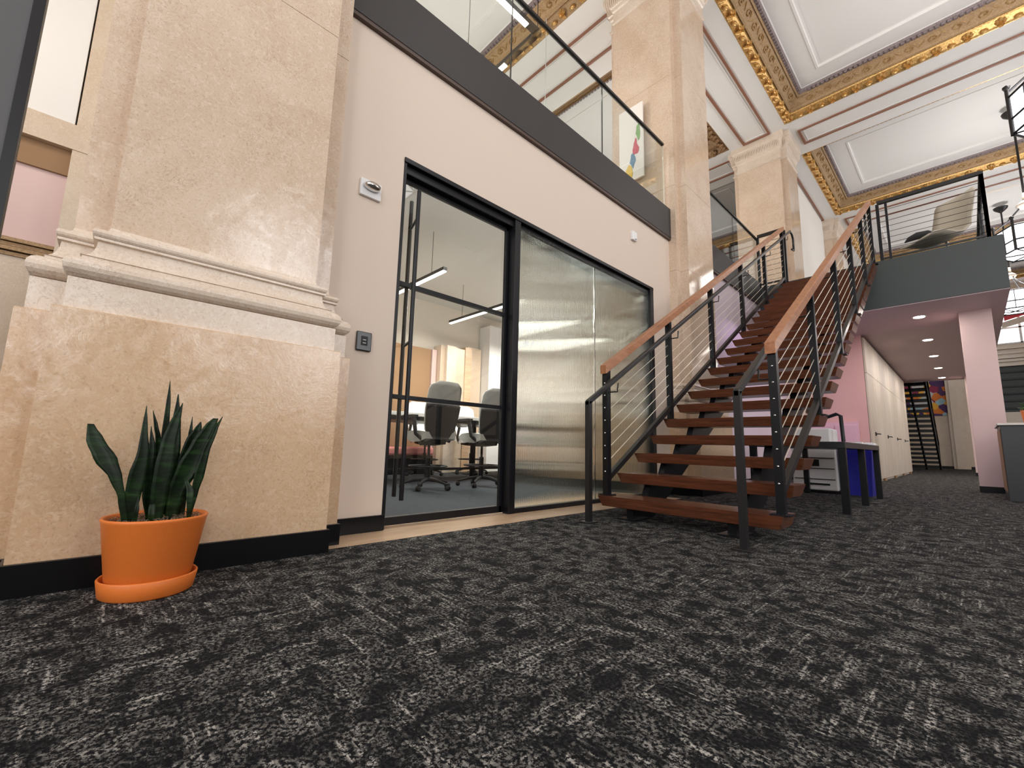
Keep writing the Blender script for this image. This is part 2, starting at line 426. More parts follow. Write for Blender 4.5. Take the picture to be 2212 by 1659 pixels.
# far wall window with bright panes, shopfront below
fwn = struct('window_%d' % k, (3, 30.5, 6)); k += 1
for i in range(9):
    for j in range(3):
        x0 = 1.3+i*0.8; z0 = 5.95+j*0.74
        MB().box(x0, x0+0.72, 30.55, 30.6, z0, z0+0.67).build('pane', 'glow_win', fwn)
g = MB()
for i in range(10): g.box(1.22+i*0.8, 1.3+i*0.8, 30.44, 30.6, 5.9, 8.2)
for j in range(4): g.box(1.2, 8.6, 30.44, 30.6, 5.88+j*0.74, 5.95+j*0.74)
g.build('window_frame', 'plastic_white', fwn)
fmo = MB()
for z, e in ((4.85, 0.06), (5.05, 0.12), (5.2, 0.18), (5.42, 0.1), (5.65, 0.16)): fmo.box(0.6, 9.0, 30.5-e, 30.52, z, z+0.11)
sbuild(fmo, 'trim_4', 'stone_base')
shop = struct('window_%d' % k, (4, 30.5, 3)); k += 1
MB().box(1.25, 9, 30.65, 30.7, 2.7, 4.85).build('dark_glass', 'steel2', shop)
for j in range(6): MB().box(1.25, 9, 30.55, 30.64, 2.85+j*0.34, 2.93+j*0.34).build('slat', 'black', shop)

# ---------------------------------------------------------------- coffers with gilded cornices
def leaf_mesh():
    m = MB()
    # an upright acanthus leaf: fan of five lobes with a curled tip
    for a, l, r in ((-0.9, 0.06, 0.018), (-0.45, 0.078, 0.022), (0, 0.095, 0.026), (0.45, 0.078, 0.022), (0.9, 0.06, 0.018)):
        p = [(0, 0, 0), (math.sin(a)*l*0.6, math.cos(a)*l*0.6-0.0, -0.03), (math.sin(a)*l, math.cos(a)*l, -0.012)]
        m.tube(p, [r*0.6, r, r*0.35], 5)
    m.tube([(0, -0.05, 0.0), (0, -0.01, -0.035)], [0.02, 0.03], 6)
    return m.mesh('acanthus_leaf', 'gold')
def egg_mesh():
    m = MB(); m.lathe([(0.0, -0.045), (0.022, -0.035), (0.036, -0.012), (0.03, 0.015), (0.0, 0.03)], n=10)
    return m.mesh('gilt_rosette', 'gold')
LEAF = leaf_mesh(); EGG = egg_mesh()
def cornice(idx, x0, x1, y0, y1, gold='gold', fr='friezegold', scroll='scroll', individual=(), sides=('x0', 'x1', 'y0', 'y1'), step=0.21):
    R = struct('trim_%d' % idx, ((x0+x1)/2, (y0+y1)/2, ZC))
    ZI = ZC+0.375
    def pf(L): return [(-d, ZC+z) for d, z in L]
    MB().ring(x0, x1, y0, y1, pf([(0.0, 0.0), (0.02, 0.0), (0.05, 0.02), (0.135, 0.10), (0.15, 0.145)])).build('gilt_band', gold, R, recalc=False)
    MB().ring(x0, x1, y0, y1, pf([(0.15, 0.145), (0.17, 0.125), (0.205, 0.14), (0.215, 0.165), (0.375, 0.285), (0.39, 0.265), (0.42, 0.28), (0.425, 0.31)])).build('frieze', fr, R, recalc=False)
    MB().ring(x0, x1, y0, y1, pf([(0.425, 0.31), (0.43, 0.30), (0.475, 0.33), (0.49, 0.375)])).build('dentil_base', 'dentil', R, recalc=False)
    MB().ring(x0, x1, y0, y1, [(-0.49, ZI), (-0.51, ZI+0.01), (-0.86, ZI+0.01), (-0.87, ZI-0.005), (-0.91, ZI-0.005), (-0.92, ZI+0.05), (-0.96, ZI+0.055)], close_top=True).build('ceiling_panel', 'ceil', R, recalc=False)
    scb = MB(); den = MB(); stf = MB()
    for sd in sides:
        L = (y1-y0) if sd[0] == 'x' else (x1-x0)
        def P(t, d, z):
            if sd == 'x0': return Vector((x0+d, y0+t, z))
            if sd == 'x1': return Vector((x1-d, y0+t, z))
            if sd == 'y0': return Vector((x0+t, y0+d, z))
            return Vector((x0+t, y1-d, z))
        ang = {'x0': -PI/2, 'x1': PI/2, 'y0': 0, 'y1': PI}[sd]
        n = int((L-0.2)/step)
        for i in range(n if sd != 'y0' else 0):   # the near side is out of sight above the beam edge
            t = 0.14+(L-0.28)*i/(n-1)
            p = P(t, 0.078, ZC+0.022)
            if sd in individual:
                ch = child(LEAF if i % 2 == 0 else EGG, 'acanthus_leaf' if i % 2 == 0 else 'gilt_rosette', R, p, (0.68, 0, ang), (1.65, 1.15, 2.1))
            else:
                me = LEAF if i % 2 == 0 else EGG
                mt = Matrix.Translation(p) @ Matrix.Rotation(ang, 4, 'Z') @ Matrix.Rotation(0.68, 4, 'X') @ Matrix.Diagonal((1.65, 1.15, 2.1, 1))
                stf.add([mt @ v.co for v in me.vertices], [tuple(q.vertices) for q in me.polygons], True)
        # scrolls in relief on the sloping frieze
        nn = int((L-0.9)/0.34)
        for i in range(nn):
            t0 = 0.45+(L-0.9)*(i+0.5)/nn; sg = 1 if i % 2 else -1
            pts = []
            for q in range(9):
                th = q/8*2.6*PI; r = 0.082*(1-0.75*q/8)
                dt = math.cos(th)*r*1.3; dd = math.sin(th)*r*0.85*sg
                pts.append(P(t0+dt, 0.295+dd*0.8, ZC+0.165+(0.295+dd*0.8-0.215)*0.75-0.006))
            scb.tube(pts, 0.014, 4)
            pts = [P(t0+0.11+0.02*q*2, 0.295-sg*0.045+sg*0.025*q, ZC+0.165+(0.08-sg*0.045+sg*0.025*q)*0.75-0.006) for q in range(4)]
            scb.tube(pts, [0.008, 0.018, 0.014, 0.005], 4)
        nd = int(L/0.085)
        for i in range(nd):
            t = 0.5+(L-1.0)*(i+0.5)/nd if False else L*(i+0.5)/nd
            if t < 0.56 or t > L-0.56: continue
            c = P(t, 0.45, ZC+0.298); h = 0.026
            den.box(c.x-h, c.x+h, c.y-h, c.y+h, c.z-0.022, c.z+0.02)
    scb.build('scrollwork', scroll, R, recalc=False)['kind'] = 'stuff'
    den.build('dentil_row', 'dentil', R, recalc=False)['kind'] = 'stuff'
    if stf.v: stf.build('leaf_band', gold, R, recalc=False)['kind'] = 'stuff'
    return R
cornice(11, -2.53, 5.35, 7.17, 11.59, individual=('x0', 'y1'))
cornice(12, -2.53, 5.35, 13.17, 17.59, individual=('x0', 'y1'))
cornice(13, -2.53, 5.35, 19.17, 23.59)
cornice(14, -2.53, 5.35, 25.17, 29.6)
cornice(15, -2.53, 5.35, 1.17, 5.59)
cornice(16, -7.9, -3.85, 1.17, 5.59, 'friezegold', 'friezegold', 'scroll', ('y1',))
cornice(17, -7.9, -3.85, 7.17, 11.59, 'bronze_dark', 'bronze_dark', 'scroll', ())
cornice(18, -7.9, -3.85, 13.17, 17.59, 'bronze_dark', 'bronze_dark', 'scroll', ())
# framed panels on the beam undersides
def beam_panel(idx, x0, x1, y0, y1, m='brownline'):
    R = struct('trim_%d' % idx, ((x0+x1)/2, (y0+y1)/2, ZC))
    MB().ring(x0, x1, y0, y1, [(0.0, ZC+0.0), (0.0, ZC-0.03), (-0.045, ZC-0.03), (-0.055, ZC)]).build('moulding', m, R, recalc=False)
    MB().ring(x0+0.1, x1-0.1, y0+0.1, y1-0.1, [(0, ZC), (0, ZC-0.012), (-0.02, ZC-0.012), (-0.02, ZC)]).build('inner_moulding', 'ceil', R, recalc=False)
i = 21
for y0, y1 in ((1.1, 5.6), (7.1, 11.66), (13.1, 17.66), (19.1, 23.6)):
    beam_panel(i, -3.52, -2.87, y0, y1); i += 1
for yc in PIERS:
    beam_panel(i, -2.36, 5.2, yc-0.34, yc+0.34); i += 1
    beam_panel(i, -7.8, -4.0, yc-0.34, yc+0.34); i += 1

# ================================================================== PIERS
TORUS = [(0.09, 1.25)]+[(0.075+0.047*math.cos(a*PI/8-PI/2), 1.298+0.047*math.sin(a*PI/8-PI/2)) for a in range(9)]
TORUS += [(0.072, 1.346), (0.072, 1.358)]+[(0.078-0.046*math.sin(a*PI/10), 1.358+0.085*(1-math.cos(a*PI/10))/1.0) for a in range(6)]
TORUS += [(0.034, 1.447), (0.046, 1.449), (0.046, 1.460)]+[(0.034+0.02*math.cos(a*PI/6-PI/2), 1.480+0.02*math.sin(a*PI/6-PI/2)) for a in range(7)]
TORUS += [(0.02, 1.502), (0.005, 1.512), (0.0, 1.53)]
def pier(yc, label, full=True):
    T = thing('stone_pier', label, 'pier', (-3.2, yc, 0), 'stone piers along the left side of the hall')
    boxes = [(-3.75, -2.72, yc-0.57, yc+0.57), (-3.87, -2.60, yc-0.45, yc+0.45)]   # backing slab and projecting shaft
    top = ZC
    # pedestal
    d = MB()
    for b, e, z in ((boxes[0], 0.12, 1.108), (boxes[1], 0.13, 1.113)):
        d.ring(*b, [(e, 0.0), (e, z-0.004), (e-0.004, z), (0.0, z)])
    d.build('pedestal', 'stone_die', T)
    p = MB()
    p.ring(*boxes[0], [(0.095, 1.105), (0.095, 1.247), (0.09, 1.25), (0, 1.25)])
    p.ring(*boxes[1], [(0.10, 1.11), (0.10, 1.247), (0.095, 1.25), (0, 1.25)])
    p.build('plinth', 'stone_base', T)
    t = MB()
    for b, k in ((boxes[0], 0.94), (boxes[1], 1.0)):
        t.ring(*b, [(e*k, z) for e, z in TORUS])
    o = t.build('base_moulding', 'stone_base', T)
    # shaft of stone blocks with open joints
    zs = [1.50, 3.19, 4.53, 6.40, 8.05]
    for a, b in zip(zs[:-1], zs[1:]):
        s = MB(); g = 0.0025
        for bx in boxes:
            s.ring(*bx, [(-g*2, a), (0, a+g), (0, b-g), (-g*2, b)], True, True)
        s.build('stone_block', 'stone', T, recalc=False)
    c = MB()
    cap = [(0.0, 8.05), (0.025, 8.07), (0.025, 8.10), (0.0, 8.12), (0.0, 8.30), (0.02, 8.32), (0.03, 8.36), (0.03, 8.38), (0.05, 8.40), (0.06, 8.50),
           (0.08, 8.56), (0.08, 8.60), (0.10, 8.62), (0.105, 8.66), (0.105, 8.75)]
    for bx in boxes: c.ring(*bx, [(e, z) for e, z in cap])
    c.build('capital', 'stone_base', T)
    orn = MB()
    bx = boxes[1]
    for q in range(26):
        y = bx[2]-0.05+q*(bx[3]-bx[2]+0.1)/25
        orn.tube([(bx[1]+0.045, y, 8.39), (bx[1]+0.065, y, 8.46), (bx[1]+0.08, y, 8.55)], [0.008, 0.016, 0.01], 5)
    for q in range(34):
        x = bx[0]+q*(bx[1]-bx[0])/33
        orn.tube([(x, bx[2]-0.045-(0.12 if x < -2.72 else 0), 8.39), (x, bx[2]-0.065-(0.12 if x < -2.72 else 0), 8.46), (x, bx[2]-0.08-(0.12 if x < -2.72 else 0), 8.55)], [0.008, 0.016, 0.01], 5)
    orn.build('capital_leaves', 'stone_base', T)['kind'] = 'stuff'
    bbd = MB()
    bbd.ring(*boxes[0], [(0.135, 0), (0.135, 0.118), (0.122, 0.12)])
    bbd.ring(*boxes[1], [(0.145, 0), (0.145, 0.118), (0.132, 0.12)])
    bbd.build('baseboard', 'base', T, recalc=False)
    return T
pier(PIERS[0], 'large beige marble pier at left foreground behind the orange potted plant')
pier(PIERS[1], 'beige marble pier between the glazed front and the foot of the stair')
pier(PIERS[2], 'beige marble pier behind the top of the stair')
pier(PIERS[3], 'marble pier far back behind the gallery railing')
# upper wall between the far piers
uw = MB().box(-3.6, -2.95, 12.95, 17.8, 4.07, ZC)
sbuild(uw, 'wall_upper', 'whitewall')
uw = MB().box(-3.6, -2.95, 18.9, 30.5, 4.07, ZC)
sbuild(uw, 'wall_upper', 'whitewall')

# end niche in the back wall seen left of the pier
nb = struct('wall_niche', (-7.8, -1.5, 3))
MB().box(-8.0, -7.72, -3.6, -0.70, 4.59, 8.7).build('panel', 'ceil', nb)
MB().box(-8.0, -7.69, -3.6, -0.0, 4.26, 4.60).build('stone_lintel', 'stone_far', nb)
MB().box(-8.0, -7.7, -0.68, 0.6, 2.5, 8.7).build('stone_jamb', 'stone_far', nb)
MB().box(-8.0, -7.78, -3.6, -0.68, 3.92, 4.26).build('soffit_recess', 'tan', nb)
MB().box(-8.0, -7.82, -3.6, -0.68, 2.94, 3.92).build('pink_panel', 'pinkcol', nb)
gm = MB()
for z, e in ((2.72, 0.22), (2.78, 0.25), (2.84, 0.21), (2.895, 0.24)): gm.box(-8.0, -8.0+e, -3.6, -0.68, z, z+0.045)
gm.build('gilt_moulding', 'friezegold', nb)
MB().box(-8.0, -7.8, -3.6, -0.68, 1.2, 2.72).build('lower_panel', 'stone_far', nb)

# dark door leaf at the left edge, between camera and pier
dl = thing('metal_door', 'dark grey steel door leaf with black edge, cut off by the left frame edge', 'door', (-2.98, -1.0, 0))
MB().box(-3.0, -2.965, -1.55, -0.475, 0.02, 3.6).build('door_leaf', 'doorgrey', dl)
MB().box(-3.005, -2.955, -0.475, -0.435, 0.0, 3.6).build('edge_strip', 'black', dl)
MB().box(-3.005, -2.955, -1.59, -1.55, 0.0, 3.6).build('edge_strip', 'black', dl)
MB().tube([(-2.965, -1.4, 1.0), (-2.92, -1.4, 1.0), (-2.92, -1.4, 1.3), (-2.965, -1.4, 1.3)], 0.01, 6).build('pull_handle', 'black', dl)

# ================================================================== GLAZED FRONT (sliding door + reeded panes)
gf = struct('door_1', (-2.87, 3.4, 0))
fr = MB()
fr.box(-3.0, -2.832, 1.47, 1.497, 0, 2.795)      # left jamb
fr.box(-2.93, -2.822, 1.47, 5.30, 2.755, 2.795)   # head
fr.box(-2.99, -2.86, 1.48, 5.28, 2.69, 2.757)     # track box
fr.box(-2.93, -2.822, 5.215, 5.295, 0, 2.76)      # right jamb
fr.box(-2.91, -2.83, 2.668, 2.742, 0.0, 2.76)     # mullion
fr.box(-2.90, -2.835, 2.74, 5.22, 0.0, 0.045)     # sill of fixed panes
fr.build('door_frame', 'black', gf, 0.004)
for a, b in ((2.744, 3.982), (3.992, 5.213)):
    # reeded glass: real flutes on the room side of a thin pane
    m = MB(); n = int((b-a)/0.012)*4
    fv = []; yv = []
    for q in range(n+1):
        y = a+(b-a)*q/n; ph = (q % 4)/4.0
        yv.append((y, 0.0035*abs(math.sin(PI*((q % 4)/4.0))) if True else 0))
    vs = [(-2.862+d, y, z) for z in (0.045, 2.755) for (y, d) in yv]
    N = n+1
    fs = [(q, q+1, N+q+1, N+q) for q in range(n)]
    m.add(vs, fs, True)
    m.add([(-2.872, a, 0.045), (-2.872, b, 0.045), (-2.872, b, 2.755), (-2.872, a, 2.755)], [(0, 3, 2, 1)])
    m.build('reeded_pane', 'reeded', gf, recalc=False)
sd = thing('sliding_door', 'black framed clear glass sliding door with two horizontal bars and tall pull', 'door', (-2.93, 2.07, 0))
s = MB()
s.box(-2.945, -2.915, 1.50, 1.522, 0.01, 2.69)
s.box(-2.945, -2.915, 2.628, 2.70, 0.01, 2.69)
s.box(-2.945, -2.915, 1.50, 2.66, 0.01, 0.068)
s.box(-2.945, -2.915, 1.50, 2.66, 2.655, 2.69)
s.build('door_frame', 'black', sd, 0.003)
for z0, z1 in ((1.80, 1.832), (0.924, 0.954)):
    MB().box(-2.95, -2.91, 1.52, 2.63, z0, z1).build('glazing_bar', 'black', sd)
for z0, z1 in ((0.068, 0.924), (0.954, 1.80), (1.832, 2.655)):
    MB().box(-2.932, -2.928, 1.52, 2.63, z0, z1).build('glass_pane', 'glass', sd)
for x, y, zt in ((-2.77, 1.578, 2.53), (-2.99, 1.64, 2.56)):
    MB().tube([(x, y, 0.20), (x, y, zt)], 0.016, 12).build('pull_bar', 'black', sd)
for z in (1.34, 2.31):
    MB().tube([(-2.99, 1.64, z), (-2.77, 1.578, z)], 0.011, 8).build('standoff', 'black', sd)

# wall devices
st = thing('strobe_alarm', 'white wall mounted fire alarm strobe high beside the pier', 'alarm', (-2.83, 1.21, 2.4))
MB().box(-2.836, -2.812, 1.135, 1.292, 2.335, 2.462).build('back_plate', 'plastic_white', st, 0.004)
MB().lathe([(0.052, 0), (0.055, 0.02), (0.045, 0.045), (0.0, 0.055)], n=20).xf(Matrix.Translation((-2.813, 1.215, 2.41)) @ Matrix.Rotation(PI/2, 4, 'Y') @ Matrix.Diagonal((0.55, 1.1, 1, 1))).build('strobe_lens', 'chrome', st)
MB().box(-2.813, -2.79, 1.17, 1.26, 2.395, 2.42).build('flash_tube', 'glow_cool', st, 0.002)
cr_ = thing('card_reader', 'small black wall panel on beige wall left of the sliding door', 'switch', (-2.83, 1.25, 1.29))
MB().box(-2.836, -2.815, 1.195, 1.302, 1.218, 1.352).build('face_plate', 'plastic_black', cr_, 0.006)
MB().box(-2.8155, -2.8135, 1.225, 1.272, 1.255, 1.32).build('display', 'mesh_dark', cr_)
for j in range(2): MB().box(-2.8145, -2.8125, 1.237, 1.26, 1.27+j*0.022, 1.275+j*0.022).build('icon', 'grey_fabric', cr_)
se = thing('wall_sensor', 'tiny white sensor box high on the wall above the reeded glass', 'sensor', (-2.83, 4.81, 3.36))
MB().box(-2.836, -2.80, 4.745, 4.855, 3.305, 3.425).build('housing', 'plastic_white', se, 0.006)
MB().box(-2.801, -2.798, 4.80, 4.835, 3.318, 3.328).build('indicator', 'plastic_black', se)

# ================================================================== MEZZANINE BALUSTRADES
def glass_rail(label, y0, y1, seams, cap=True):
    T = thing('glass_balustrade', label, 'railing', (-2.835, (y0+y1)/2, ZM1))
    e = [y0]+seams+[y1]
    for a, b in zip(e[:-1], e[1:]):
        MB().box(-2.842, -2.828, a+0.006, b-0.006, ZM1-0.05, 5.165).build('glass_panel', 'glass_green', T)
    for a in seams: MB().box(-2.841, -2.829, a-0.005, a+0.005, ZM1-0.04, 5.165).build('joint_strip', 'darkmetal', T)
    MB().box(-2.843, -2.827, y1-0.005, y1+0.004, ZM1-0.04, 5.165).build('edge_strip', 'cable', T)
    MB().box(-2.856, -2.814, y0, y1, 5.165, 5.195).build('cap_rail', 'darkmetal', T)
    return T
glass_rail('frameless glass balustrade with thin dark cap above the glazed meeting room', 1.0, 5.70, [2.55, 4.115])
glass_rail('frameless glass balustrade beyond the second pier beside the stair', 7.0, 9.95, [8.5])

# ================================================================== MEETING ROOM CONTENT
bk = struct('wall_back', (-7.98, 5.5, 0))
MB().box(-7.98, -7.90, 4.15, 5.02, 0.0, 2.62).build('acoustic_panel', 'tan', bk)
MB().box(-7.98, -7.86, 5.03, 5.14, 0.0, 2.62).build('pink_reveal', 'pinkcol', bk)
MB().box(-7.98, -7.72, 5.15, 5.80, 0.0, 2.72).build('stone_pilaster', 'stone_far', bk)
MB().box(-7.98, -7.62, 5.25, 5.50, 0.0, 2.72).build('stone_pilaster', 'stone_base', bk)
MB().box(-7.98, -7.70, 5.80, 5.98, 0.0, 2.78).build('stone_jamb', 'oak', bk)
MB().box(-7.98, -7.88, 5.99, 6.4, 0.0, 2.85).build('grey_panel', 'stone_far', bk)
MB().box(-7.98, -7.6, 6.42, 6.85, 0.0, 3.4).build('white_column', 'plastic_white', bk)
MB().box(-7.98, -7.85, 6.9, 8.6, 0.5, 3.0).build('lilac_panel', 'lilac', bk)
sg = thing('purple_sign', 'small dark purple sign on lilac wall at back of the meeting room', 'sign', (-7.84, 7.2, 1.8))
MB().box(-7.85, -7.83, 7.0, 7.42, 1.45, 2.05).build('sign_board', 'blue', sg)
bh = thing('booth_bench', 'pink upholstered bench against the tan panel at back of meeting room', 'bench', (-7.5, 3.7, 0))
MB().box(-7.88, -7.42, 2.6, 4.9, 0.36, 0.52).build('cushion', 'pinkseat', bh, 0.04)
MB().box(-7.88, -7.46, 2.6, 4.9, 0.0, 0.355).build('bench_base', 'base', bh)
sh = thing('open_shelf', 'orange wood shelving unit left of the tan panel in the meeting room', 'shelf', (-7.7, 3.3, 0.55))
for j in range(6): MB().box(-7.98, -7.70, 2.6, 4.05, 0.6+j*0.3, 0.63+j*0.3).build('shelf_board', 'orange_wood', sh)
for y in (2.6, 3.3, 4.02): MB().box(-7.98, -7.70, y, y+0.03, 0.6, 2.15).build('upright', 'orange_wood', sh)
MB().box(-7.99, -7.97, 2.6, 4.05, 0.55, 2.2).build('back_panel', 'orange_wood', sh)

cz = thing('credenza', 'orange wood low credenza blurred behind the reeded glass', 'cabinet', (-7.7, 8.1, 0))
MB().box(-7.83, -7.45, 7.0, 9.1, 0.22, 0.62).build('carcass', 'orange_wood', cz)
for q in range(3): MB().box(-7.45, -7.43, 7.02+q*0.7, 7.68+q*0.7, 0.25, 0.6).build('cupboard_door', 'orange_wood', cz)
MB().box(-7.82, -7.5, 7.05, 9.05, 0, 0.22).build('plinth', 'black', cz)
tb = thing('bar_table', 'long white-topped bar height meeting table seen through the glass', 'table', (-6.1, 5.0, 0))
MB().box(-6.7, -5.55, 2.3, 8.2, 0.985, 1.04).build('tabletop', 'white_top', tb, 0.006)
MB().box(-6.6, -5.65, 2.4, 8.1, 0.93, 0.984).build('apron', 'black', tb)
for x in (-6.55, -5.72):
    for y in (2.45, 5.2, 8.0): MB().box(x-0.035, x+0.035, y-0.035, y+0.035, 0, 0.935).build('leg', 'black', tb)
MB().box(-6.16, -6.10, 2.45, 8.0, 0.16, 0.20).build('foot_rail', 'black', tb)

def stool_parts():
    P = []
    # all in local coordinates; chair faces -x
    b = MB()
    for q in range(5):
        a = 2*PI*q/5+0.3
        b.tube([(0, 0, 0.13), (0.17*math.cos(a), 0.17*math.sin(a), 0.115), (0.32*math.cos(a), 0.32*math.sin(a), 0.075)], [0.03, 0.022, 0.015], 6)
    P.append(('star_base', b, 'mesh_dark'))
    for q in range(5):
        a = 2*PI*q/5+0.3; c = (0.33*math.cos(a), 0.33*math.sin(a))
        m = MB()
        for s_ in (-1, 1):
            m.lathe([(0.0, -0.011), (0.03, -0.011), (0.033, 0), (0.03, 0.011), (0, 0.011)], n=14).xf(Matrix())
        k = MB()
        for s_ in (-0.016, 0.016):
            kk = MB().lathe([(0.0, -0.011), (0.031, -0.011), (0.033, 0), (0.031, 0.011), (0, 0.011)], n=14)
            kk.xf(Matrix.Translation((c[0], c[1], 0.033)) @ Matrix.Rotation(a, 4, 'Z') @ Matrix.Rotation(PI/2, 4, 'X') @ Matrix.Translation((0, 0, s_)))
            k.add(kk.v, kk.f, True)
        k.tube([(c[0], c[1], 0.03), (c[0], c[1], 0.08)], 0.01, 6)
        P.append(('caster', k, 'mesh_dark'))
    c = MB(); c.tube([(0, 0, 0.12), (0, 0, 0.42)], 0.034, 12); c.tube([(0, 0, 0.42), (0, 0, 0.62)], 0.018, 10)
    P.append(('gas_column', c, 'black'))
    r = MB(); pts = [(0.25*math.cos(2*PI*q/28), 0.25*math.sin(2*PI*q/28), 0.30) for q in range(29)]
    r.tube(pts, 0.011, 7, cap=False)
    for q in range(3):
        a = 2*PI*q/3; r.tube([(0, 0, 0.30), (0.25*math.cos(a), 0.25*math.sin(a), 0.30)], 0.009, 6)
    P.append(('foot_ring', r, 'darkmetal'))
    s_ = MB(); prof = []
    for q in range(9):
        x = -0.25+0.5*q/8; prof.append((x, 0.745+0.02*math.sin(q/8*PI)-(0.03 if q == 0 else 0)))
    poly = prof+[(0.25, 0.66), (0.1, 0.62), (-0.12, 0.63), (-0.25, 0.69)]
    s_.prism(poly, 'y', -0.24, 0.24)
    P.append(('seat', s_, 'grey_fabric'))
    u = MB().prism([(-0.15, 0.655), (0.22, 0.655), (0.2, 0.59), (-0.04, 0.57)], 'y', -0.12, 0.12)
    P.append(('tilt_mechanism', u, 'black'))
    # curved back: light upper, dark lower shell
    def back(z0, z1, off, th):
        m = MB(); n = 12; w_ = 10; vs = []
        for side in (0, 1):
            for i in range(n+1):
                z = z0+(z1-z0)*i/n; t = (z-0.66)/0.74
                xb = 0.22+0.05*math.sin(t*PI*0.9)+0.14*t*t+off+(th if side else 0)
                hw = 0.25*(0.72+0.36*math.sin(min(1, t*1.15+0.12)*PI*0.62))
                if t > 0.86: hw *= math.sqrt(max(0.05, 1-((t-0.86)/0.17)**2))
                if t < 0.12: hw *= 0.72+2.3*t
                for j in range(w_+1):
                    y = -hw+2*hw*j/w_; cvt = -0.05*(y/0.24)**2
                    vs.append((xb+cvt, y, z))
        W = w_+1; S = (n+1)*W; fs = []
        for i in range(n):
            for j in range(w_):
                a = i*W+j; fs.append((a, a+1, a+W+1, a+W)); fs.append((S+a, S+a+W, S+a+W+1, S+a+1))
        for i in range(n):
            for j in (0, w_): a = i*W+j; fs.append((a, a+W, S+a+W, S+a))
        for j in range(w_):
            for i in (0, n): a = i*W+j; fs.append((a, a+1, S+a+1, S+a))
        m.add(vs, fs, True); return m
    P.append(('backrest', back(0.72, 1.40, 0.0, 0.022), 'grey_fabric'))
    P.append(('back_shell', back(0.66, 1.10, 0.024, 0.02), 'mesh_dark'))
    for s_ in (-1, 1):
        a = MB()
        a.tube([(0.16, s_*0.2, 0.63), (0.10, s_*0.29, 0.72), (0.04, s_*0.29, 0.93)], [0.026, 0.024, 0.03], 8)
        a.box(-0.16, 0.08, s_*0.29-0.04, s_*0.29+0.04, 0.935, 0.965)
        P.append(('armrest', a, 'mesh_dark'))
    return P
SP = [(n, m.mesh(n, mm)) for n, m, mm in stool_parts()]
def stool(x, y, rz, label, white=False):
    T = thing('drafting_chair', label, 'chair', (x, y, 0), 'tall swivel chairs at the meeting table'); T.rotation_euler = (0, 0, rz)
    star = None
    for n, me in SP:
        if white and n in ('backrest', 'seat'):
            me = me.copy(); me.materials.clear(); me.materials.append(M['white_top'])
        o = bpy.data.objects.new(n, me); COL.objects.link(o); o.parent = star if n == 'caster' else T
        if n == 'star_base': star = o
    return T
stool(-5.0, 3.22, 0.05, 'tall grey and charcoal swivel chair nearest the sliding door, left of two')
stool(-4.98, 4.12, 0.0, 'tall grey and charcoal swivel chair beside the door mullion, right of two')
stool(-7.05, 3.3, PI+0.1, 'white-backed swivel chair across the table at far left', True)
stool(-7.05, 4.45, PI-0.1, 'white-backed swivel chair across the table behind the left grey chair', True)
stool(-7.05, 5.55, PI, 'white-backed swivel chair across the table, third from left', True)
stool(-5.0, 5.5, 0.1, 'tall swivel chair blurred behind the reeded glass', False)
stool(-5.0, 6.9, 0.0, 'farthest tall swivel chair behind the reeded glass', False)

# linear pendants over the table
for i_, y in enumerate((3.24, 4.85, 6.45, 8.05)):
    nm = ['linear pendant lamp nearest the door, crossing behind its upper pane', 'second linear pendant lamp behind the middle bar of the door',
          'linear pendant lamp third from the door, behind reeded glass', 'farthest linear pendant lamp behind reeded glass'][i_]
    T = thing('linear_pendant', nm, 'lamp', (-5.8, y, 3.0), 'linear pendant lamps in the meeting room')
    MB().box(-7.0, -4.85, y-0.03, y+0.03, 3.0, 3.05).build('housing', 'darkmetal', T)
    MB().box(-6.99, -4.86, y-0.026, y+0.026, 2.985, 3.0).build('diffuser', 'glow', T)
    for x in (-6.6, -5.2): MB().tube([(x, y, 3.05), (x, y, 3.70)], 0.004, 5).build('suspension_wire', 'black', T)
    area('pendant_light', (-5.9, y, 2.95), (0, 0, 0), 2.1, 0.08, 62, (1, 0.94, 0.86))
area('added_room_fill', (-3.5, 3.4, 3.62), (0, 0.9, 0), 0.3, 3.6, 45, (1, 0.96, 0.92))  # unseen fill added to brighten the chair backs and table edge

# ================================================================== MEZZANINE CONTENT
rp = thing('rectangular_pendant', 'rectangular suspended lamp frame glowing behind the upper glass balustrade', 'lamp', (-4.3, 3.0, 6.5))
F = MB().box(-5.5, -3.8, 3.9, 3.98, 6.5, 6.58).box(-5.5, -3.8, 1.2, 1.28, 6.5, 6.58).box(-3.86, -3.78, 1.2, 3.98, 6.5, 6.58).box(-5.56, -5.48, 1.2, 3.98, 6.5, 6.58)
F.build('frame', 'darkmetal', rp)
MB().box(-3.855, -3.785, 1.5, 3.72, 6.485, 6.5).build('diffuser', 'glow', rp)
MB().box(-5.0, -4.5, 3.905, 3.975, 6.485, 6.5).build('diffuser', 'glow', rp)
for x, y in ((-3.82, 3.94), (-3.82, 1.24), (-5.52, 3.94), (-5.52, 1.24)):
    MB().tube([(x, y, 6.58), (x, y, 9.0)], 0.006, 5).build('suspension_wire', 'black', rp)
art = thing('display_banner', 'tall white banner painted with green, red, blue and yellow leaf shapes behind the glass', 'artwork', (-3.95, 5.60, 4.2))
MB().box(-3.60, -3.17, 5.72, 5.75, 4.85, 6.15).build('panel', 'whitewall', art)
M['a1'] = mat('green_paint', (0.16, 0.36, 0.08), 0.6); M['a2'] = mat('red_paint', (0.55, 0.03, 0.07), 0.6)
M['a3'] = mat('blue_paint', (0.04, 0.17, 0.3), 0.6); M['a4'] = mat('yellow_paint', (0.75, 0.5, 0.06), 0.6)
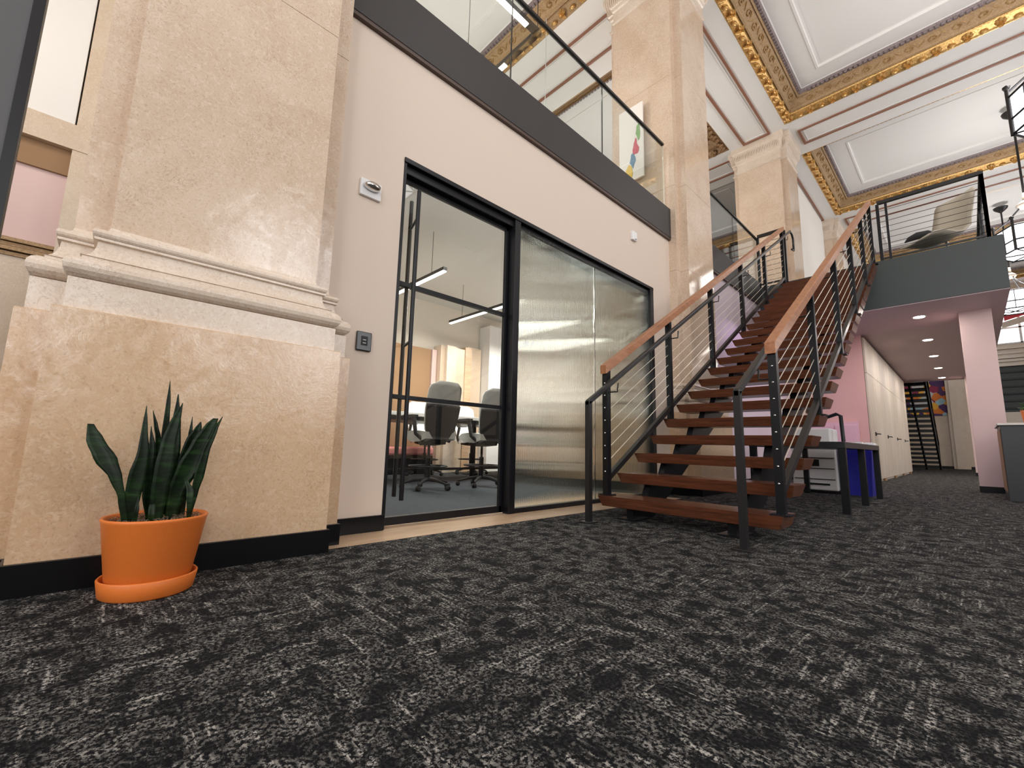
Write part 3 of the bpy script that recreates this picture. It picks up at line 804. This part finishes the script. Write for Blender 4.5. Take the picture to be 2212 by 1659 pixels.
def blot(cx, cz, w_, h_, m_, seed):
    rnd = random.Random(seed); n = 14; poly = []
    for q in range(n):
        a = 2*PI*q/n; rr = 1+rnd.uniform(-0.28, 0.25); poly.append((cx+math.sin(a)*w_*rr*(1-0.35*math.cos(a)), cz+math.cos(a)*h_*rr))
    MB().prism(poly, 'y', 5.712, 5.72).build('leaf_shape', m_, art)
blot(-3.25, 5.66, 0.035, 0.15, 'a1', 1); blot(-3.30, 5.40, 0.05, 0.13, 'a2', 2); blot(-3.35, 5.20, 0.045, 0.13, 'a3', 3)
blot(-3.42, 5.04, 0.07, 0.12, 'a4', 4); blot(-3.49, 4.93, 0.045, 0.07, 'a1', 5)
sp = thing('ceiling_speaker', 'flat grey disc on the side wall behind the balustrade glass', 'speaker', (-5.2, 5.5, 5.5))
MB().lathe([(0, 0), (0.1, 0), (0.1, 0.03), (0, 0.03)], -5.0, 5.4, 20).xf(Matrix.Translation((0, 0, 5.65))).build('disc', 'grey_fabric', sp)
MB().tube([(-5.0, 5.4, 5.68), (-5.0, 5.4, 9.0)], 0.008, 5).build('drop_rod', 'grey_fabric', sp)
point('mezzanine_light', (-5.4, 3.4, 6.3), 150, 0.4, (1, 0.97, 0.92))
point('mezzanine_light', (-5.4, 9.4, 6.3), 130, 0.4, (1, 0.95, 0.9))
point('gallery_light', (-6.0, -2.6, 5.5), 90, 0.4, (1, 0.9, 0.78))

# ================================================================== STAIR
RISE, RUN, Y0 = 0.185, 0.308, 3.24
def nose(y): return 0.185+0.6006*(y-Y0)
stt = thing('staircase', 'open-tread staircase of dark walnut planks rising to the gallery', 'staircase', (-1.58, 3.3, 0))
tm = MB()
xl, xr, th, dp = -2.302, -0.868, 0.088, 0.315
vs = [(xl, 0, 0), (xr, 0, 0), (xr, dp, 0), (xl, dp, 0), (xl+0.03, 0.028, -th), (xr-0.03, 0.028, -th), (xr-0.03, dp-0.01, -th), (xl+0.03, dp-0.01, -th)]
tm.add(vs, [(0,1,2,3),(7,6,5,4),(0,4,5,1),(1,5,6,2),(2,6,7,3),(3,7,4,0)])
import bmesh
TM = tm.mesh('tread', 'walnut')
b_ = bmesh.new(); b_.from_mesh(TM); bmesh.ops.recalc_face_normals(b_, faces=b_.faces)
bmesh.ops.bevel(b_, geom=list(b_.edges), offset=0.004, segments=2, affect='EDGES'); b_.to_mesh(TM); b_.free()
for q in range(21):
    child(TM, 'tread', stt, (0, Y0+RUN*q, RISE*(q+1)))
for x in (-2.04, -1.22):
    top = []; 
    for q in range(21):
        y = Y0+RUN*q; z = RISE*(q+1)-th
        top += [(y+0.10, z), (y+0.29, z)]
    poly = [(Y0+0.10, 0.0)]+top+[(9.93, 3.72), (9.93, 3.46), (9.3, 3.42), (Y0+0.46, 0.0)]
    MB().prism(poly, 'x', x-0.03, x+0.03).build('stringer', 'black', stt)
for x in (-1.30, -2.12): MB().box(x, x+0.16, Y0+0.04, Y0+0.3, 0, 0.012).build('foot_plate', 'black', stt)

def railing(x, inner, label, mirror):
    T = thing('stair_railing', label, 'railing', (x, 3.3, 0))
    py = [3.33+1.232*q for q in range(6)]
    for y in py:
        tz = RISE*(int((y-Y0)/RUN+1e-6)+1)
        p = MB().box(x-0.0265, x+0.0265, y-0.0265, y+0.0265, tz, nose(y)+1.065)
        po = p.build('post', 'black', T)
        if y == py[0]: first = po
        MB().box(x-0.06, x+0.06, y-0.05, y+0.05, tz, tz+0.01).build('base_plate', 'black', T)
    # cables and bolts
    offs = [0.117+0.1135*q for q in range(1, 8)]
    for o in offs:
        a, b = py[0], py[-1]
        MB().tube([(x, a, nose(a)+o), (x, b, nose(b)+o)], 0.0035, 5).build('cable', 'cable', T)
    boltm = MB().lathe([(0.0, -0.008), (0.006, -0.006), (0.009, 0.0), (0.009, 0.003)], n=10).xf(Matrix.Rotation(-PI/2, 4, 'X')).mesh('bolt', 'chrome')
    y = py[0]
    for o in [0.117-0.0]+offs:
        child(boltm, 'bolt', first, (x, y-0.0275, nose(y)+o+0.035))
    MB().bar((x, py[0]+0.02, nose(py[0]+0.02)+0.085), (x, py[-1], nose(py[-1])+0.085), 0.04, 0.055).build('bottom_rail', 'darkmetal', T)
    MB().bar((x, py[0]-0.05, nose(py[0]-0.05)+1.10), (x, py[-1]+0.08, nose(py[-1]+0.08)+1.10), 0.068, 0.082).build('wooden_handrail', 'railwood', T, 0.003)
    # metal handrail on newel
    hx = inner; hy = 2.93; hz = 0.985
    n_ = MB().box(hx-0.021, hx+0.021, hy-0.021, hy+0.021, 0, hz-0.006)
    n_.build('newel', 'darkmetal', T)
    MB().box(hx-0.055, hx+0.055, hy-0.055, hy+0.055, 0, 0.012).build('foot_plate', 'darkmetal', T, 0.003)
    ye = py[-1]+0.25
    MB().bar((hx, hy-0.021, hz-0.02), (hx, ye, hz-0.02+0.6006*(ye-hy+0.021)), 0.042, 0.048).build('metal_handrail', 'darkmetal', T, 0.008)
    ze = hz-0.02+0.6006*(ye-hy)
    MB().tube([(hx, ye-0.01, ze), (hx, ye+0.12, ze), (hx, ye+0.2, ze-0.08), (hx, ye+0.2, ze-0.34), (hx, ye+0.05, ze-0.36)], 0.02, 8).build('return_loop', 'darkmetal', T)
    for y in py:
        z = hz-0.02+0.6006*(y-hy)
        MB().tube([(x, y+0.02, z-0.10), (hx, y+0.03, z-0.10), (hx, y+0.045, z-0.02)], 0.007, 6).build('bracket', 'darkmetal', T)
    return T
railing(-2.26, -2.165, 'left stair railing with reddish wooden handrail, steel cables and black posts', 1)
railing(-0.895, -1.0, 'right stair railing nearer the hall with golden-lit wooden handrail and cables', -1)

# landing side railing and gallery railing
def cable_rail(label, pts, z0, nposts, group=None, extra=None):
    T = thing('cable_railing', label, 'railing', (pts[0][0], pts[0][1], z0), group)
    if extra: MB().box(extra[0]-0.018, extra[0]+0.018, extra[1]-0.018, extra[1]+0.018, z0, z0+1.12).build('post', 'black', T)
    for (a, b), n in zip(zip(pts[:-1], pts[1:]), nposts):
        A = Vector((a[0], a[1], 0)); B = Vector((b[0], b[1], 0))
        for q in range(n+1):
            p = A.lerp(B, q/n); MB().box(p.x-0.024, p.x+0.024, p.y-0.024, p.y+0.024, z0, z0+1.12).build('post', 'black', T)
        for q in range(9):
            z = z0+0.12+q*0.108; MB().tube([(A.x, A.y, z), (B.x, B.y, z)], 0.0045, 5).build('cable', 'darkmetal', T)
        MB().bar((A.x, A.y, z0+1.15), (B.x, B.y, z0+1.15), 0.055, 0.06).build('top_rail', 'darkmetal', T)
        MB().bar((A.x, A.y, z0+0.06), (B.x, B.y, z0+0.06), 0.03, 0.03).build('bottom_rail', 'darkmetal', T)
    return T
GR = cable_rail('gallery railing with dark top rail and thin cables in front of the lounge chair', [(-0.82, 10.03), (0.50, 10.03), (0.50, 14.6)], 4.09, (1, 3), extra=(-0.70, 10.03))
cable_rail('short cable railing joining the left stair railing to the glass balustrade', [(-2.80, 9.86), (-2.30, 9.86)], 4.16-0.1, (1,))

# lounge chair on the gallery
lc = thing('lounge_chair', 'high-backed beige shell lounge chair behind the gallery railing', 'chair', (0.0, 10.75, 4.07))
def lounge():
    prof = [(-0.72, 0.33), (-0.60, 0.38), (-0.40, 0.40), (-0.18, 0.39), (0.0, 0.42), (0.10, 0.52), (0.17, 0.70), (0.24, 0.95), (0.30, 1.20), (0.31, 1.27)]
    m = MB(); n = len(prof); W = 6; vs = []
    for side in (0, 1):
        for i, (x, z) in enumerate(prof):
            hw = 0.33 if i > 4 else 0.33-0.02*abs(i-2)
            if i >= n-1: hw *= 0.9
            if i == 0: hw *= 0.6
            for j in range(W+1):
                y = -hw+2*hw*j/W
                vs.append((x-0.05*(y/0.3)**2*(1 if i > 5 else 0)+(0.022 if side else 0)*(1 if i > 5 else 0.2), y, z-(0.03 if side else 0)*(0.2 if i > 5 else 1)+0.04*(y/0.3)**2*(0 if i > 5 else 1)))
    Wn = W+1; S = n*Wn; fs = []
    for i in range(n-1):
        for j in range(W):
            a = i*Wn+j; fs.append((a, a+1, a+Wn+1, a+Wn)); fs.append((S+a, S+a+Wn, S+a+Wn+1, S+a+1))
        for j in (0, W): a = i*Wn+j; fs.append((a, a+Wn, S+a+Wn, S+a))
    for j in range(W):
        for i in (0, n-1): a = i*Wn+j; fs.append((a, a+1, S+a+1, S+a))
    m.add(vs, fs, True); return m
M['lounge'] = mat('beige_wool', (0.47, 0.42, 0.34), 0.8)
RL = Matrix.Translation((0.02, 10.75, 4.07)) @ Matrix.Rotation(0.8, 4, 'Z') @ Matrix.Diagonal((0.9, 1.1, 1.0, 1))
lounge().xf(RL).build('shell', 'lounge', lc)
leg = MB()
for a in (0.4, 2.0, 3.6, 5.2): leg.tube([(0, 0, 0.12), (0.3*math.cos(a), 0.3*math.sin(a), 0.01)], 0.014, 6)
leg.tube([(0, 0, 0.1), (0, 0, 0.38)], 0.025, 8); leg.xf(RL).build('swivel_base', 'chrome', lc)
ck = thing('bolster_cushion', 'small dark leather cushion on the seat of the lounge chair', 'cushion', (-0.3, 10.6, 4.5))
MB().tube([(-0.52, 10.42, 4.50), (-0.45, 10.42, 4.545), (-0.34, 10.42, 4.575), (-0.2, 10.42, 4.57), (-0.1, 10.42, 4.54)], [0.008, 0.045, 0.066, 0.06, 0.02], 10).build('cushion_body', 'mesh_dark', ck)

# ================================================================== UNDER THE GALLERY
def pink_col(y, label):
    T = thing('square_column', label, 'column', (0.26, y, 0), 'pink square columns beneath the gallery')
    MB().box(0.055, 0.46, y, y+0.5, 0.1, 3.2).build('column_shaft', 'pinkcol', T)
    MB().box(0.05, 0.465, y-0.012, y+0.512, 0, 0.105).build('baseboard', 'base', T)
    return T
pink_col(11.1, 'wide pale pink square column nearest, beside the dark counter')
pink_col(20.3, 'pink column farther back, mostly hidden behind the nearer column')
cw = thing('cabinet_wall', 'tall limed-wood cupboard wall with black lever handles along the corridor', 'cupboard', (-1.5, 16, 0))
MB().box(-1.60, -1.46, 11.95, 20.2, 0.0, 3.18).build('carcass', 'cabwood', cw)
for q in range(4):
    a = 11.98+q*2.05
    d = MB().box(-1.46, -1.42, a, a+1.0, 0.06, 2.36).build('cupboard_door', 'cabwood', cw, 0.003)
    hd = MB().tube([(-1.42, a+0.40+0.07, 1.05), (-1.36, a+0.47, 1.05), (-1.355, a+0.47+0.22, 1.05)], 0.013, 6)
    hd.lathe([(0.03, 0), (0.03, 0.012), (0, 0.012)], n=10)
    hd = MB().tube([(-1.42, a+0.47, 1.05), (-1.36, a+0.47, 1.05), (-1.355, a+0.69, 1.05)], 0.013, 6)
    hd.box(-1.42, -1.405, a+0.43, a+0.51, 1.01, 1.09)
    hd.build('lever_handle', 'black', d)
    MB().box(-1.46, -1.42, a+1.008, a+2.042, 0.06, 2.36).build('cupboard_door', 'cabwood', cw, 0.003)
    for u0, u1 in ((a, a+1.0), (a+1.008, a+2.042)): MB().box(-1.46, -1.42, u0, u1, 2.368, 3.15).build('upper_panel', 'cabwood', cw, 0.003)
    MB().box(-1.46, -1.415, a+1.35, a+1.65, 0.0, 0.058).build('kick_block', 'tan', cw)
for q, y in enumerate((11.0, 13.35, 15.65, 17.9, 20.2)):
    T = thing('downlight', ['nearest recessed downlight in the mauve corridor soffit', 'second recessed downlight in the corridor soffit', 'third recessed downlight in the corridor soffit', 'fourth recessed downlight in the corridor soffit', 'farthest recessed downlight in the corridor soffit'][q], 'lamp', (-0.46, y, 3.2), 'recessed corridor downlights')
    MB().lathe([(0.075, 3.2), (0.105, 3.192), (0.11, 3.2)], -0.46, y, 20).build('trim_ring', 'plastic_white', T)
    MB().lathe([(0.0, 3.19), (0.08, 3.19), (0.085, 3.2)], -0.46, y, 20).build('lens', 'glow_spot', T)
    area('downlight_lamp', (-0.46, y, 3.17), (0, 0, 0), 0.16, 0.16, 20, (1, 0.92, 0.84))
area('nook_light', (-2.2, 9.0, 3.0), (0, 0, 0), 0.6, 2.0, 12, (0.85, 0.62, 1.0))
# lit board and panels in the copy corner
wb = thing('whiteboard', 'pale lilac board on the wall glimpsed between the stair treads', 'board', (-2.83, 9.8, 1.3))
MB().box(-2.845, -2.825, 8.5, 11.4, 0.82, 1.75).build('board_surface', 'lilac', wb)
MB().box(-2.846, -2.815, 8.45, 8.5, 0.78, 1.8).box(-2.846, -2.815, 11.4, 11.45, 0.78, 1.8).box(-2.846, -2.815, 8.45, 11.45, 1.75, 1.8).build('frame', 'plastic_white', wb)
pd = thing('wall_cupboard', 'low pink panelled cupboard on the pink end wall behind the copier', 'cupboard', (-1.8, 11.9, 0))
M['pinklight'] = mat('light_pink_gloss', (0.72, 0.45, 0.55), 0.35)
MB().box(-2.5, -1.62, 11.80, 11.925, 0.1, 1.28).build('carcass', 'pinklight', pd)
for a, b in ((-2.46, -2.07), (-2.03, -1.66)): MB().box(a, b, 11.782, 11.80, 0.16, 1.22).build('cupboard_door', 'pinklight', pd, 0.004)

cp = thing('copier', 'white office copier standing behind the foot of the stair', 'copier', (-1.65, 8.3, 0))
MB().box(-1.98, -1.40, 8.05, 8.65, 0.04, 0.74).build('body', 'plastic_white', cp, 0.02)
MB().box(-1.95, -1.46, 8.08, 8.62, 0.74, 0.98).build('scanner_unit', 'plastic_white', cp, 0.02)
MB().box(-1.98, -1.40, 8.03, 8.06, 0.02, 0.04).box(-1.95, -1.43, 8.08, 8.62, 0, 0.04).build('plinth', 'black', cp)
for z in (0.2, 0.36, 0.52): MB().box(-1.95, -1.43, 8.04, 8.052, z, z+0.012).build('drawer_gap', 'darkmetal', cp)
MB().box(-1.74, -1.62, 8.04, 8.05, 0.40, 0.5).build('panel_window', 'darkmetal', cp)
MB().box(-1.80, -1.50, 8.03, 8.05, 0.12, 0.145).build('drawer_grip', 'black', cp)
ar = MB().tube([(-1.60, 8.2, 1.12), (-1.38, 8.2, 1.20), (-1.33, 8.2, 1.17), (-1.32, 8.2, 0.78)], 0.028, 6)
ar.build('bent_arm', 'black', cp)
bn = thing('recycling_bin', 'tall blue recycling bin behind the black table', 'bin', (-1.15, 8.3, 0))
MB().add([(-1.30,8.1,0),(-1.02,8.1,0),(-1.02,8.5,0),(-1.30,8.5,0),(-1.34,8.06,0.72),(-0.98,8.06,0.72),(-0.98,8.54,0.72),(-1.34,8.54,0.72)],
    [(0,3,2,1),(0,1,5,4),(1,2,6,5),(2,3,7,6),(3,0,4,7)]).build('bin_body', 'blue', bn)
MB().ring(-1.34, -0.98, 8.06, 8.54, [(0.0, 0.69), (0.02, 0.69), (0.02, 0.73), (0.0, 0.735), (-0.03, 0.73), (-0.03, 0.6)]).build('rim', 'blue', bn)
lb = MB()
for q in range(14):
    a = 2*PI*q/14
    lb.box(-1.16+0.16*math.cos(a)-0.05, -1.16+0.16*math.cos(a)+0.05, 8.3+0.2*math.sin(a)-0.05, 8.3+0.2*math.sin(a)+0.05, 0.725, 0.755+0.01*(q % 3))
lb.build('liner', 'plastic_white', bn, 0.01)
tt = thing('console_table', 'black metal parsons table right of the stair foot', 'table', (-1.3, 6.7, 0))
MB().box(-1.78, -0.875, 5.50, 7.87, 0.655, 0.72).build('tabletop', 'darkmetal', tt, 0.003)
for x, y in ((-0.91, 5.54), (-0.91, 6.67), (-0.91, 7.83), (-1.745, 5.54), (-1.745, 7.83)):
    MB().box(x-0.032, x+0.032, y-0.032, y+0.032, 0, 0.656).build('leg', 'black', tt)
# dark reception counter
M['counter'] = mat('black_laminate', (0.014, 0.016, 0.02), 0.4)
rc = thing('counter', 'dark grey counter block at the right edge with pale top', 'counter', (1.0, 9.9, 0))
MB().box(0.315, 3.2, 9.3, 10.3, 0.0, 1.055).build('counter_body', 'counter', rc, 0.004)
MB().box(0.29, 3.25, 9.25, 10.35, 1.055, 1.085).build('countertop', 'whitewall', rc, 0.003)
MB().box(0.308, 0.318, 9.34, 10.26, 0.12, 1.0).build('end_panel', 'tan', rc)
pp = thing('potted_plant', 'leafy plant in an orange pot on the dark counter at right edge', 'plant', (0.66, 10.0, 1.085))
MB().lathe([(0.0, 1.085), (0.075, 1.085), (0.10, 1.31), (0.085, 1.31), (0.08, 1.27), (0, 1.27)], 0.66, 10.0, 20).build('pot', 'pot', pp)
rnd = random.Random(3)
for q in range(26):
    a = rnd.uniform(0, 2*PI); e = rnd.uniform(0.3, 1.35); l = rnd.uniform(0.14, 0.26)
    p0 = Vector((0.66, 10.0, 1.27)); d = Vector((math.cos(a)*math.cos(e), math.sin(a)*math.cos(e), math.sin(e)))
    p1 = p0+d*l*0.6; p2 = p0+d*l+Vector((0, 0, -0.04))
    sd_ = d.cross(Vector((0, 0, 1))).normalized()*0.028
    MB().add([p0, p1-sd_, p2, p1+sd_, p1+Vector((0, 0, 0.008))], [(0, 1, 4), (1, 2, 4), (2, 3, 4), (3, 0, 4), (0, 3, 2, 1)]).build('leaf', 'leaf2', pp)

# second stair at the far end of the corridor
s2 = thing('staircase', 'distant black open-riser staircase at the end of the corridor', 'staircase', (-1.4, 26, 0))
t2 = MB().box(-2.6, -0.98, 0, 0.30, -0.105, 0).mesh('tread', 'black')
for q in range(20):
    child(t2, 'tread', s2, (0, 26.7-0.27*q, 0.185*(q+1)))
for x in (-2.6, -1.42, -0.97):
    MB().bar((x, 27.05, 0.02), (x, 21.3, 3.95), 0.06, 0.30).build('stringer', 'black', s2)
for q in range(6):
    y = 26.9-1.05*q; z = 0.185+0.685*(26.7-y)
    MB().box(-0.98, -0.94, y-0.02, y+0.02, z, z+1.05).build('post', 'black', s2)
MB().bar((-0.96, 27.0, 1.1), (-0.96, 21.3, 5.0), 0.05, 0.06).build('handrail', 'black', s2)
mu = thing('mural', 'multicoloured abstract painted mural on the far wall beyond the stair', 'artwork', (-0.9, 30.45, 3.6))
def mural_mat():
    m = mat('mural_paint', (0.8, 0.8, 0.8), 0.6); t = NT(m); v = t.coord((1.2, 1.2, 1.2))
    vo = t.n('ShaderNodeTexVoronoi'); vo.inputs['Scale'].default_value = 2.6; t.l(v, vo.inputs['Vector'])
    sp_ = t.n('ShaderNodeSeparateColor'); t.l(vo.outputs['Color'], sp_.inputs[0])
    r = t.n('ShaderNodeValToRGB'); r.color_ramp.interpolation = 'CONSTANT'; e = r.color_ramp.elements
    cols = [(0.0, (0.75, 0.2, 0.02)), (0.2, (0.85, 0.45, 0.04)), (0.4, (0.35, 0.55, 0.62)), (0.55, (0.3, 0.02, 0.07)), (0.7, (0.6, 0.6, 0.6)), (0.85, (0.07, 0.02, 0.12))]
    e[0].position, e[0].color = 0, (*cols[0][1], 1); e[1].position, e[1].color = cols[1][0], (*cols[1][1], 1)
    for p, c in cols[2:]:
        x = e.new(p); x.color = (*c, 1)
    t.l(sp_.outputs[0], r.inputs[0]); t.col(r.outputs[0]); return m
M['mural'] = mural_mat()
MB().box(-3.2, -0.6, 30.46, 30.5, 2.6, 4.7).build('painted_panel', 'mural', mu)
fp = struct('trim_5', (-0.3, 30.3, 0))
MB().box(-0.62, -0.05, 30.2, 30.5, 0, 6.5).build('stone_pilaster', 'stone_far', fp)
MB().box(-0.5, -0.2, 30.1, 30.5, 0, 6.5).build('stone_pilaster', 'stone_far', fp)
sbuild(MB().box(-3, 1.2, 30.42, 30.5, 0, 0.12), 'baseboard_far', 'base')
rb = thing('red_ribbon_sign', 'curved red and cream painted ribbon in front of the far window', 'sign', (2.2, 30.1, 7.0))
M['red'] = mat('red_gloss', (0.6, 0.02, 0.03), 0.4)
def ribbon(z0, w_, m_, x0=1.6, y=30.15):
    m = MB(); n = 24
    vs = []
    for q in range(n+1):
        x = x0+4.5*q/n; z = z0+0.42*math.sin(q/n*PI)
        vs += [(x, y, z), (x, y, z+w_), (x, y+0.05, z), (x, y+0.05, z+w_)]
    fs = []
    for q in range(n):
        a = q*4; fs += [(a, a+4, a+5, a+1), (a+2, a+3, a+7, a+6), (a+1, a+5, a+7, a+3), (a, a+2, a+6, a+4)]
    m.add(vs, fs); m.build('band', m_, rb)
ribbon(6.95, 0.4, 'red'); ribbon(6.6, 0.28, 'stone_base', 1.5)

# ================================================================== LANTERNS
def lantern(y, label, x=1.4):
    T = thing('lantern_pendant', label, 'lamp', (x, y, 5.4), 'hexagonal lantern pendants down the hall')
    R_, zb, zt = 0.56, 5.40, 6.08
    fr = MB(); C6 = [(x+R_*math.cos(2*PI*q/6+PI), y+R_*math.sin(2*PI*q/6+PI)) for q in range(6)]
    for q in range(6):
        a, b = C6[q], C6[(q+1) % 6]
        for z in (zb, zb+0.24, zt-0.08):
            fr.tube([(a[0], a[1], z), (b[0], b[1], z)], 0.02, 4)
        fr.tube([(a[0], a[1], zb-0.02), (a[0], a[1], zt+0.05)], 0.028, 6)
        fr.tube([(a[0], a[1], zt+0.05), (a[0], a[1], zt+0.1), (a[0], a[1], zt+0.14)], [0.028, 0.05, 0.0], 6)
        m1 = ((a[0]+b[0])/2, (a[1]+b[1])/2)
        fr.tube([(m1[0], m1[1], zb), (m1[0], m1[1], zt-0.08)], 0.01, 4)
        fr.tube([(a[0], a[1], zb), (x, y, zb-0.02)], 0.015, 4)
    fr.build('lantern_frame', 'darkmetal', T)
    for q in range(6):
        a, b = C6[q], C6[(q+1) % 6]
        k = 0.97
        A = (x+(a[0]-x)*k, y+(a[1]-y)*k); B = (x+(b[0]-x)*k, y+(b[1]-y)*k)
        MB().add([(A[0], A[1], zb+0.01), (B[0], B[1], zb+0.01), (B[0], B[1], zt-0.09), (A[0], A[1], zt-0.09)], [(0, 1, 2, 3)]).build('glass_pane', 'glow_cool', T)
        MB().add([(A[0], A[1], zb+0.01), (B[0], B[1], zb+0.01), (x, y, zb-0.005)], [(0, 1, 2)]).build('bottom_pane', 'glow_cool', T)
    st_ = MB()
    for q in range(3):
        a = C6[q*2]; 
        st_.tube([(a[0], a[1], zt), (x+(a[0]-x)*0.55, y+(a[1]-y)*0.55, zt+0.2), (x+(a[0]-x)*0.12, y+(a[1]-y)*0.12, zt+0.5)], 0.018, 5)
    st_.build('strap', 'darkmetal', T)
    MB().lathe([(0.0, 6.52), (0.10, 6.52), (0.16, 6.60), (0.12, 6.64), (0.04, 6.72), (0.03, 6.9)], x, y, 18).build('hub', 'stone_base', T)
    MB().tube([(x, y, 6.55), (x, y, 9.07)], 0.022, 8).build('drop_rod', 'darkmetal', T)
    MB().lathe([(0.03, 8.86), (0.16, 8.98), (0.18, 9.04)], x, y, 18).build('ceiling_rose', 'darkmetal', T)
    point('lantern_light', (x, y, 6.7), 112, 0.4, (1.0, 0.965, 0.93))
lantern(3.4, 'glowing hexagonal lantern above the near hall, seen only reflected in the glass')
lantern(9.4, 'glowing lantern cut by the right edge below the coffered ceiling')
lantern(15.4, 'farther glowing lantern at the right edge beyond the gallery corner')
lantern(-2.6, 'added hexagonal lantern behind the viewer, unseen, brightening the left pier and wall')  # extra lantern out of view, added to raise the light on the left
lantern(21.4, 'farthest glowing lantern over the hall beyond the gallery')

# ================================================================== POTTED SNAKE PLANT
pl = thing('snake_plant', 'dark green snake plant in an orange tapered pot with saucer by the pier', 'plant', (-2.27, 0.205, 0))
cx_, cy_ = -2.27, 0.205
MB().lathe([(0.0, 0.012), (0.122, 0.012), (0.128, 0.02), (0.166, 0.275), (0.170, 0.283), (0.166, 0.290), (0.156, 0.286), (0.15, 0.262)], cx_, cy_, 48).build('pot', 'pot', pl)
MB().lathe([(0.0, 0.0), (0.138, 0.0), (0.146, 0.006), (0.156, 0.064), (0.152, 0.069), (0.146, 0.064), (0.136, 0.012), (0.0, 0.010)], cx_, cy_, 48).build('saucer', 'pot', pl)
MB().lathe([(0.0, 0.268), (0.08, 0.268), (0.152, 0.262)], cx_, cy_, 24).build('soil', 'moss', pl)
ms = MB(); rnd = random.Random(11)
for q in range(420):
    a = rnd.uniform(0, 2*PI); r = 0.145*math.sqrt(rnd.random()); th_ = rnd.uniform(0, PI*2); l = rnd.uniform(0.008, 0.025)
    p = Vector((cx_+r*math.cos(a), cy_+r*math.sin(a), 0.266+rnd.uniform(0, 0.012)))
    d = Vector((math.cos(th_)*l, math.sin(th_)*l, rnd.uniform(-0.002, 0.012)))
    ms.tube([p, p+d*0.5+Vector((0, 0, 0.006)), p+d], 0.0013, 3, cap=False)
mo = ms.build('moss', 'moss', pl, recalc=False); mo['kind'] = 'stuff'
LEAVES = [(0.03, [(0.107, 0.27, 0.01), (0.086, 0.374, 0.011), (0.063, 0.443, 0.019), (0.027, 0.513, 0.034), (-0.008, 0.581, 0.026), (-0.028, 0.64, 0.009)]), (0.02, [(0.119, 0.265, 0.013), (0.118, 0.371, 0.025), (0.124, 0.452, 0.029), (0.131, 0.536, 0.019), (0.125, 0.639, 0.009), (0.122, 0.719, 0.001)]), (0, [(0.179, 0.267, 0.01), (0.162, 0.378, 0.017), (0.158, 0.474, 0.017), (0.157, 0.56, 0.011), (0.146, 0.64, 0.001)]), (-0.05, [(0.213, 0.266, 0.013), (0.198, 0.483, 0.015), (0.195, 0.624, 0.012), (0.193, 0.741, 0.008), (0.19, 0.833, 0.001)]), (0.02, [(0.198, 0.264, 0.019), (0.197, 0.39, 0.029), (0.201, 0.487, 0.031), (0.205, 0.586, 0.024), (0.217, 0.662, 0.018), (0.235, 0.74, 0.001)]), (-0.05, [(0.233, 0.264, 0.013), (0.235, 0.419, 0.018), (0.237, 0.547, 0.017), (0.228, 0.664, 0.016), (0.223, 0.78, 0.002)]), (-0.06, [(0.205, 0.264, 0.01), (0.188, 0.483, 0.012), (0.177, 0.591, 0.01), (0.162, 0.654, 0.007), (0.149, 0.705, 0.001)]), (0.0, [(0.245, 0.264, 0.018), (0.254, 0.385, 0.032), (0.285, 0.485, 0.044), (0.313, 0.576, 0.036), (0.339, 0.649, 0.024), (0.358, 0.684, 0.01)]), (-0.04, [(0.266, 0.264, 0.012), (0.271, 0.509, 0.024), (0.287, 0.588, 0.024), (0.304, 0.635, 0.015), (0.312, 0.667, 0.002)]), (0.0, [(0.305, 0.264, 0.008), (0.314, 0.382, 0.014), (0.322, 0.445, 0.019), (0.334, 0.536, 0.014), (0.362, 0.644, 0.009), (0.383, 0.694, 0.001)]), (-0.06, [(0.29, 0.264, 0.009), (0.285, 0.534, 0.01), (0.282, 0.614, 0.008), (0.283, 0.688, 0.001)]), (0.04, [(0.300, 0.264, 0.007), (0.293, 0.387, 0.013), (0.279, 0.424, 0.006), (0.274, 0.431, 0.001)]), (0.04, [(0.134, 0.264, 0.005), (0.135, 0.325, 0.007), (0.135, 0.36, 0.003), (0.135, 0.372, 0.001)]), (0.05, [(0.181, 0.264, 0.012), (0.179, 0.323, 0.011), (0.179, 0.341, 0.009)])]
for li, (dx, pts) in enumerate(LEAVES):
    # resample the blade
    N = 18; rows = []
    zs = [p[1] for p in pts]
    def interp(z, k):
        for a, b in zip(pts[:-1], pts[1:]):
            if z <= b[1] or b is pts[-1]:
                t = (z-a[1])/(b[1]-a[1]); t = max(0, min(1, t)); ts = t*t*(3-2*t)*0.5+t*0.5
                return a[k]+(b[k]-a[k])*ts
    vs = []; yaw = rnd.uniform(-0.5, 0.5)+0.75
    for q in range(N+1):
        z = zs[0]+(zs[-1]-zs[0])*q/N
        y = interp(z, 0); hw = max(0.0006, interp(z, 2)*0.98)
        tw = yaw*(0.4+0.3*math.sin(q*0.35+li))
        x = -2.25+dx+0.015*math.sin(q/N*PI)
        sx, sy = math.sin(tw-0.75)*0.6, 1.0
        f = hw*0.32
        th_ = 0.0022
        for (u, fx) in ((-1, f), (-0.5, f*0.25), (0, 0), (0.5, f*0.25), (1, f)):
            vs.append((x+fx+u*hw*sx, y+u*hw*sy, z))
        for (u, fx) in ((1, f), (0, 0), (-1, f)):
            vs.append((x+fx+u*hw*sx*0.97-th_, y+u*hw*sy*0.97, z))
    fs = []
    for q in range(N):
        for k_ in range(8):
            a = q*8+k_; b = q*8+(k_+1) % 8; fs.append((a, b, b+8, a+8))
    fs.append(tuple(N*8+k_ for k_ in range(8)))
    m = MB().add(vs, fs, True); m.build('leaf', 'leaf', pl)
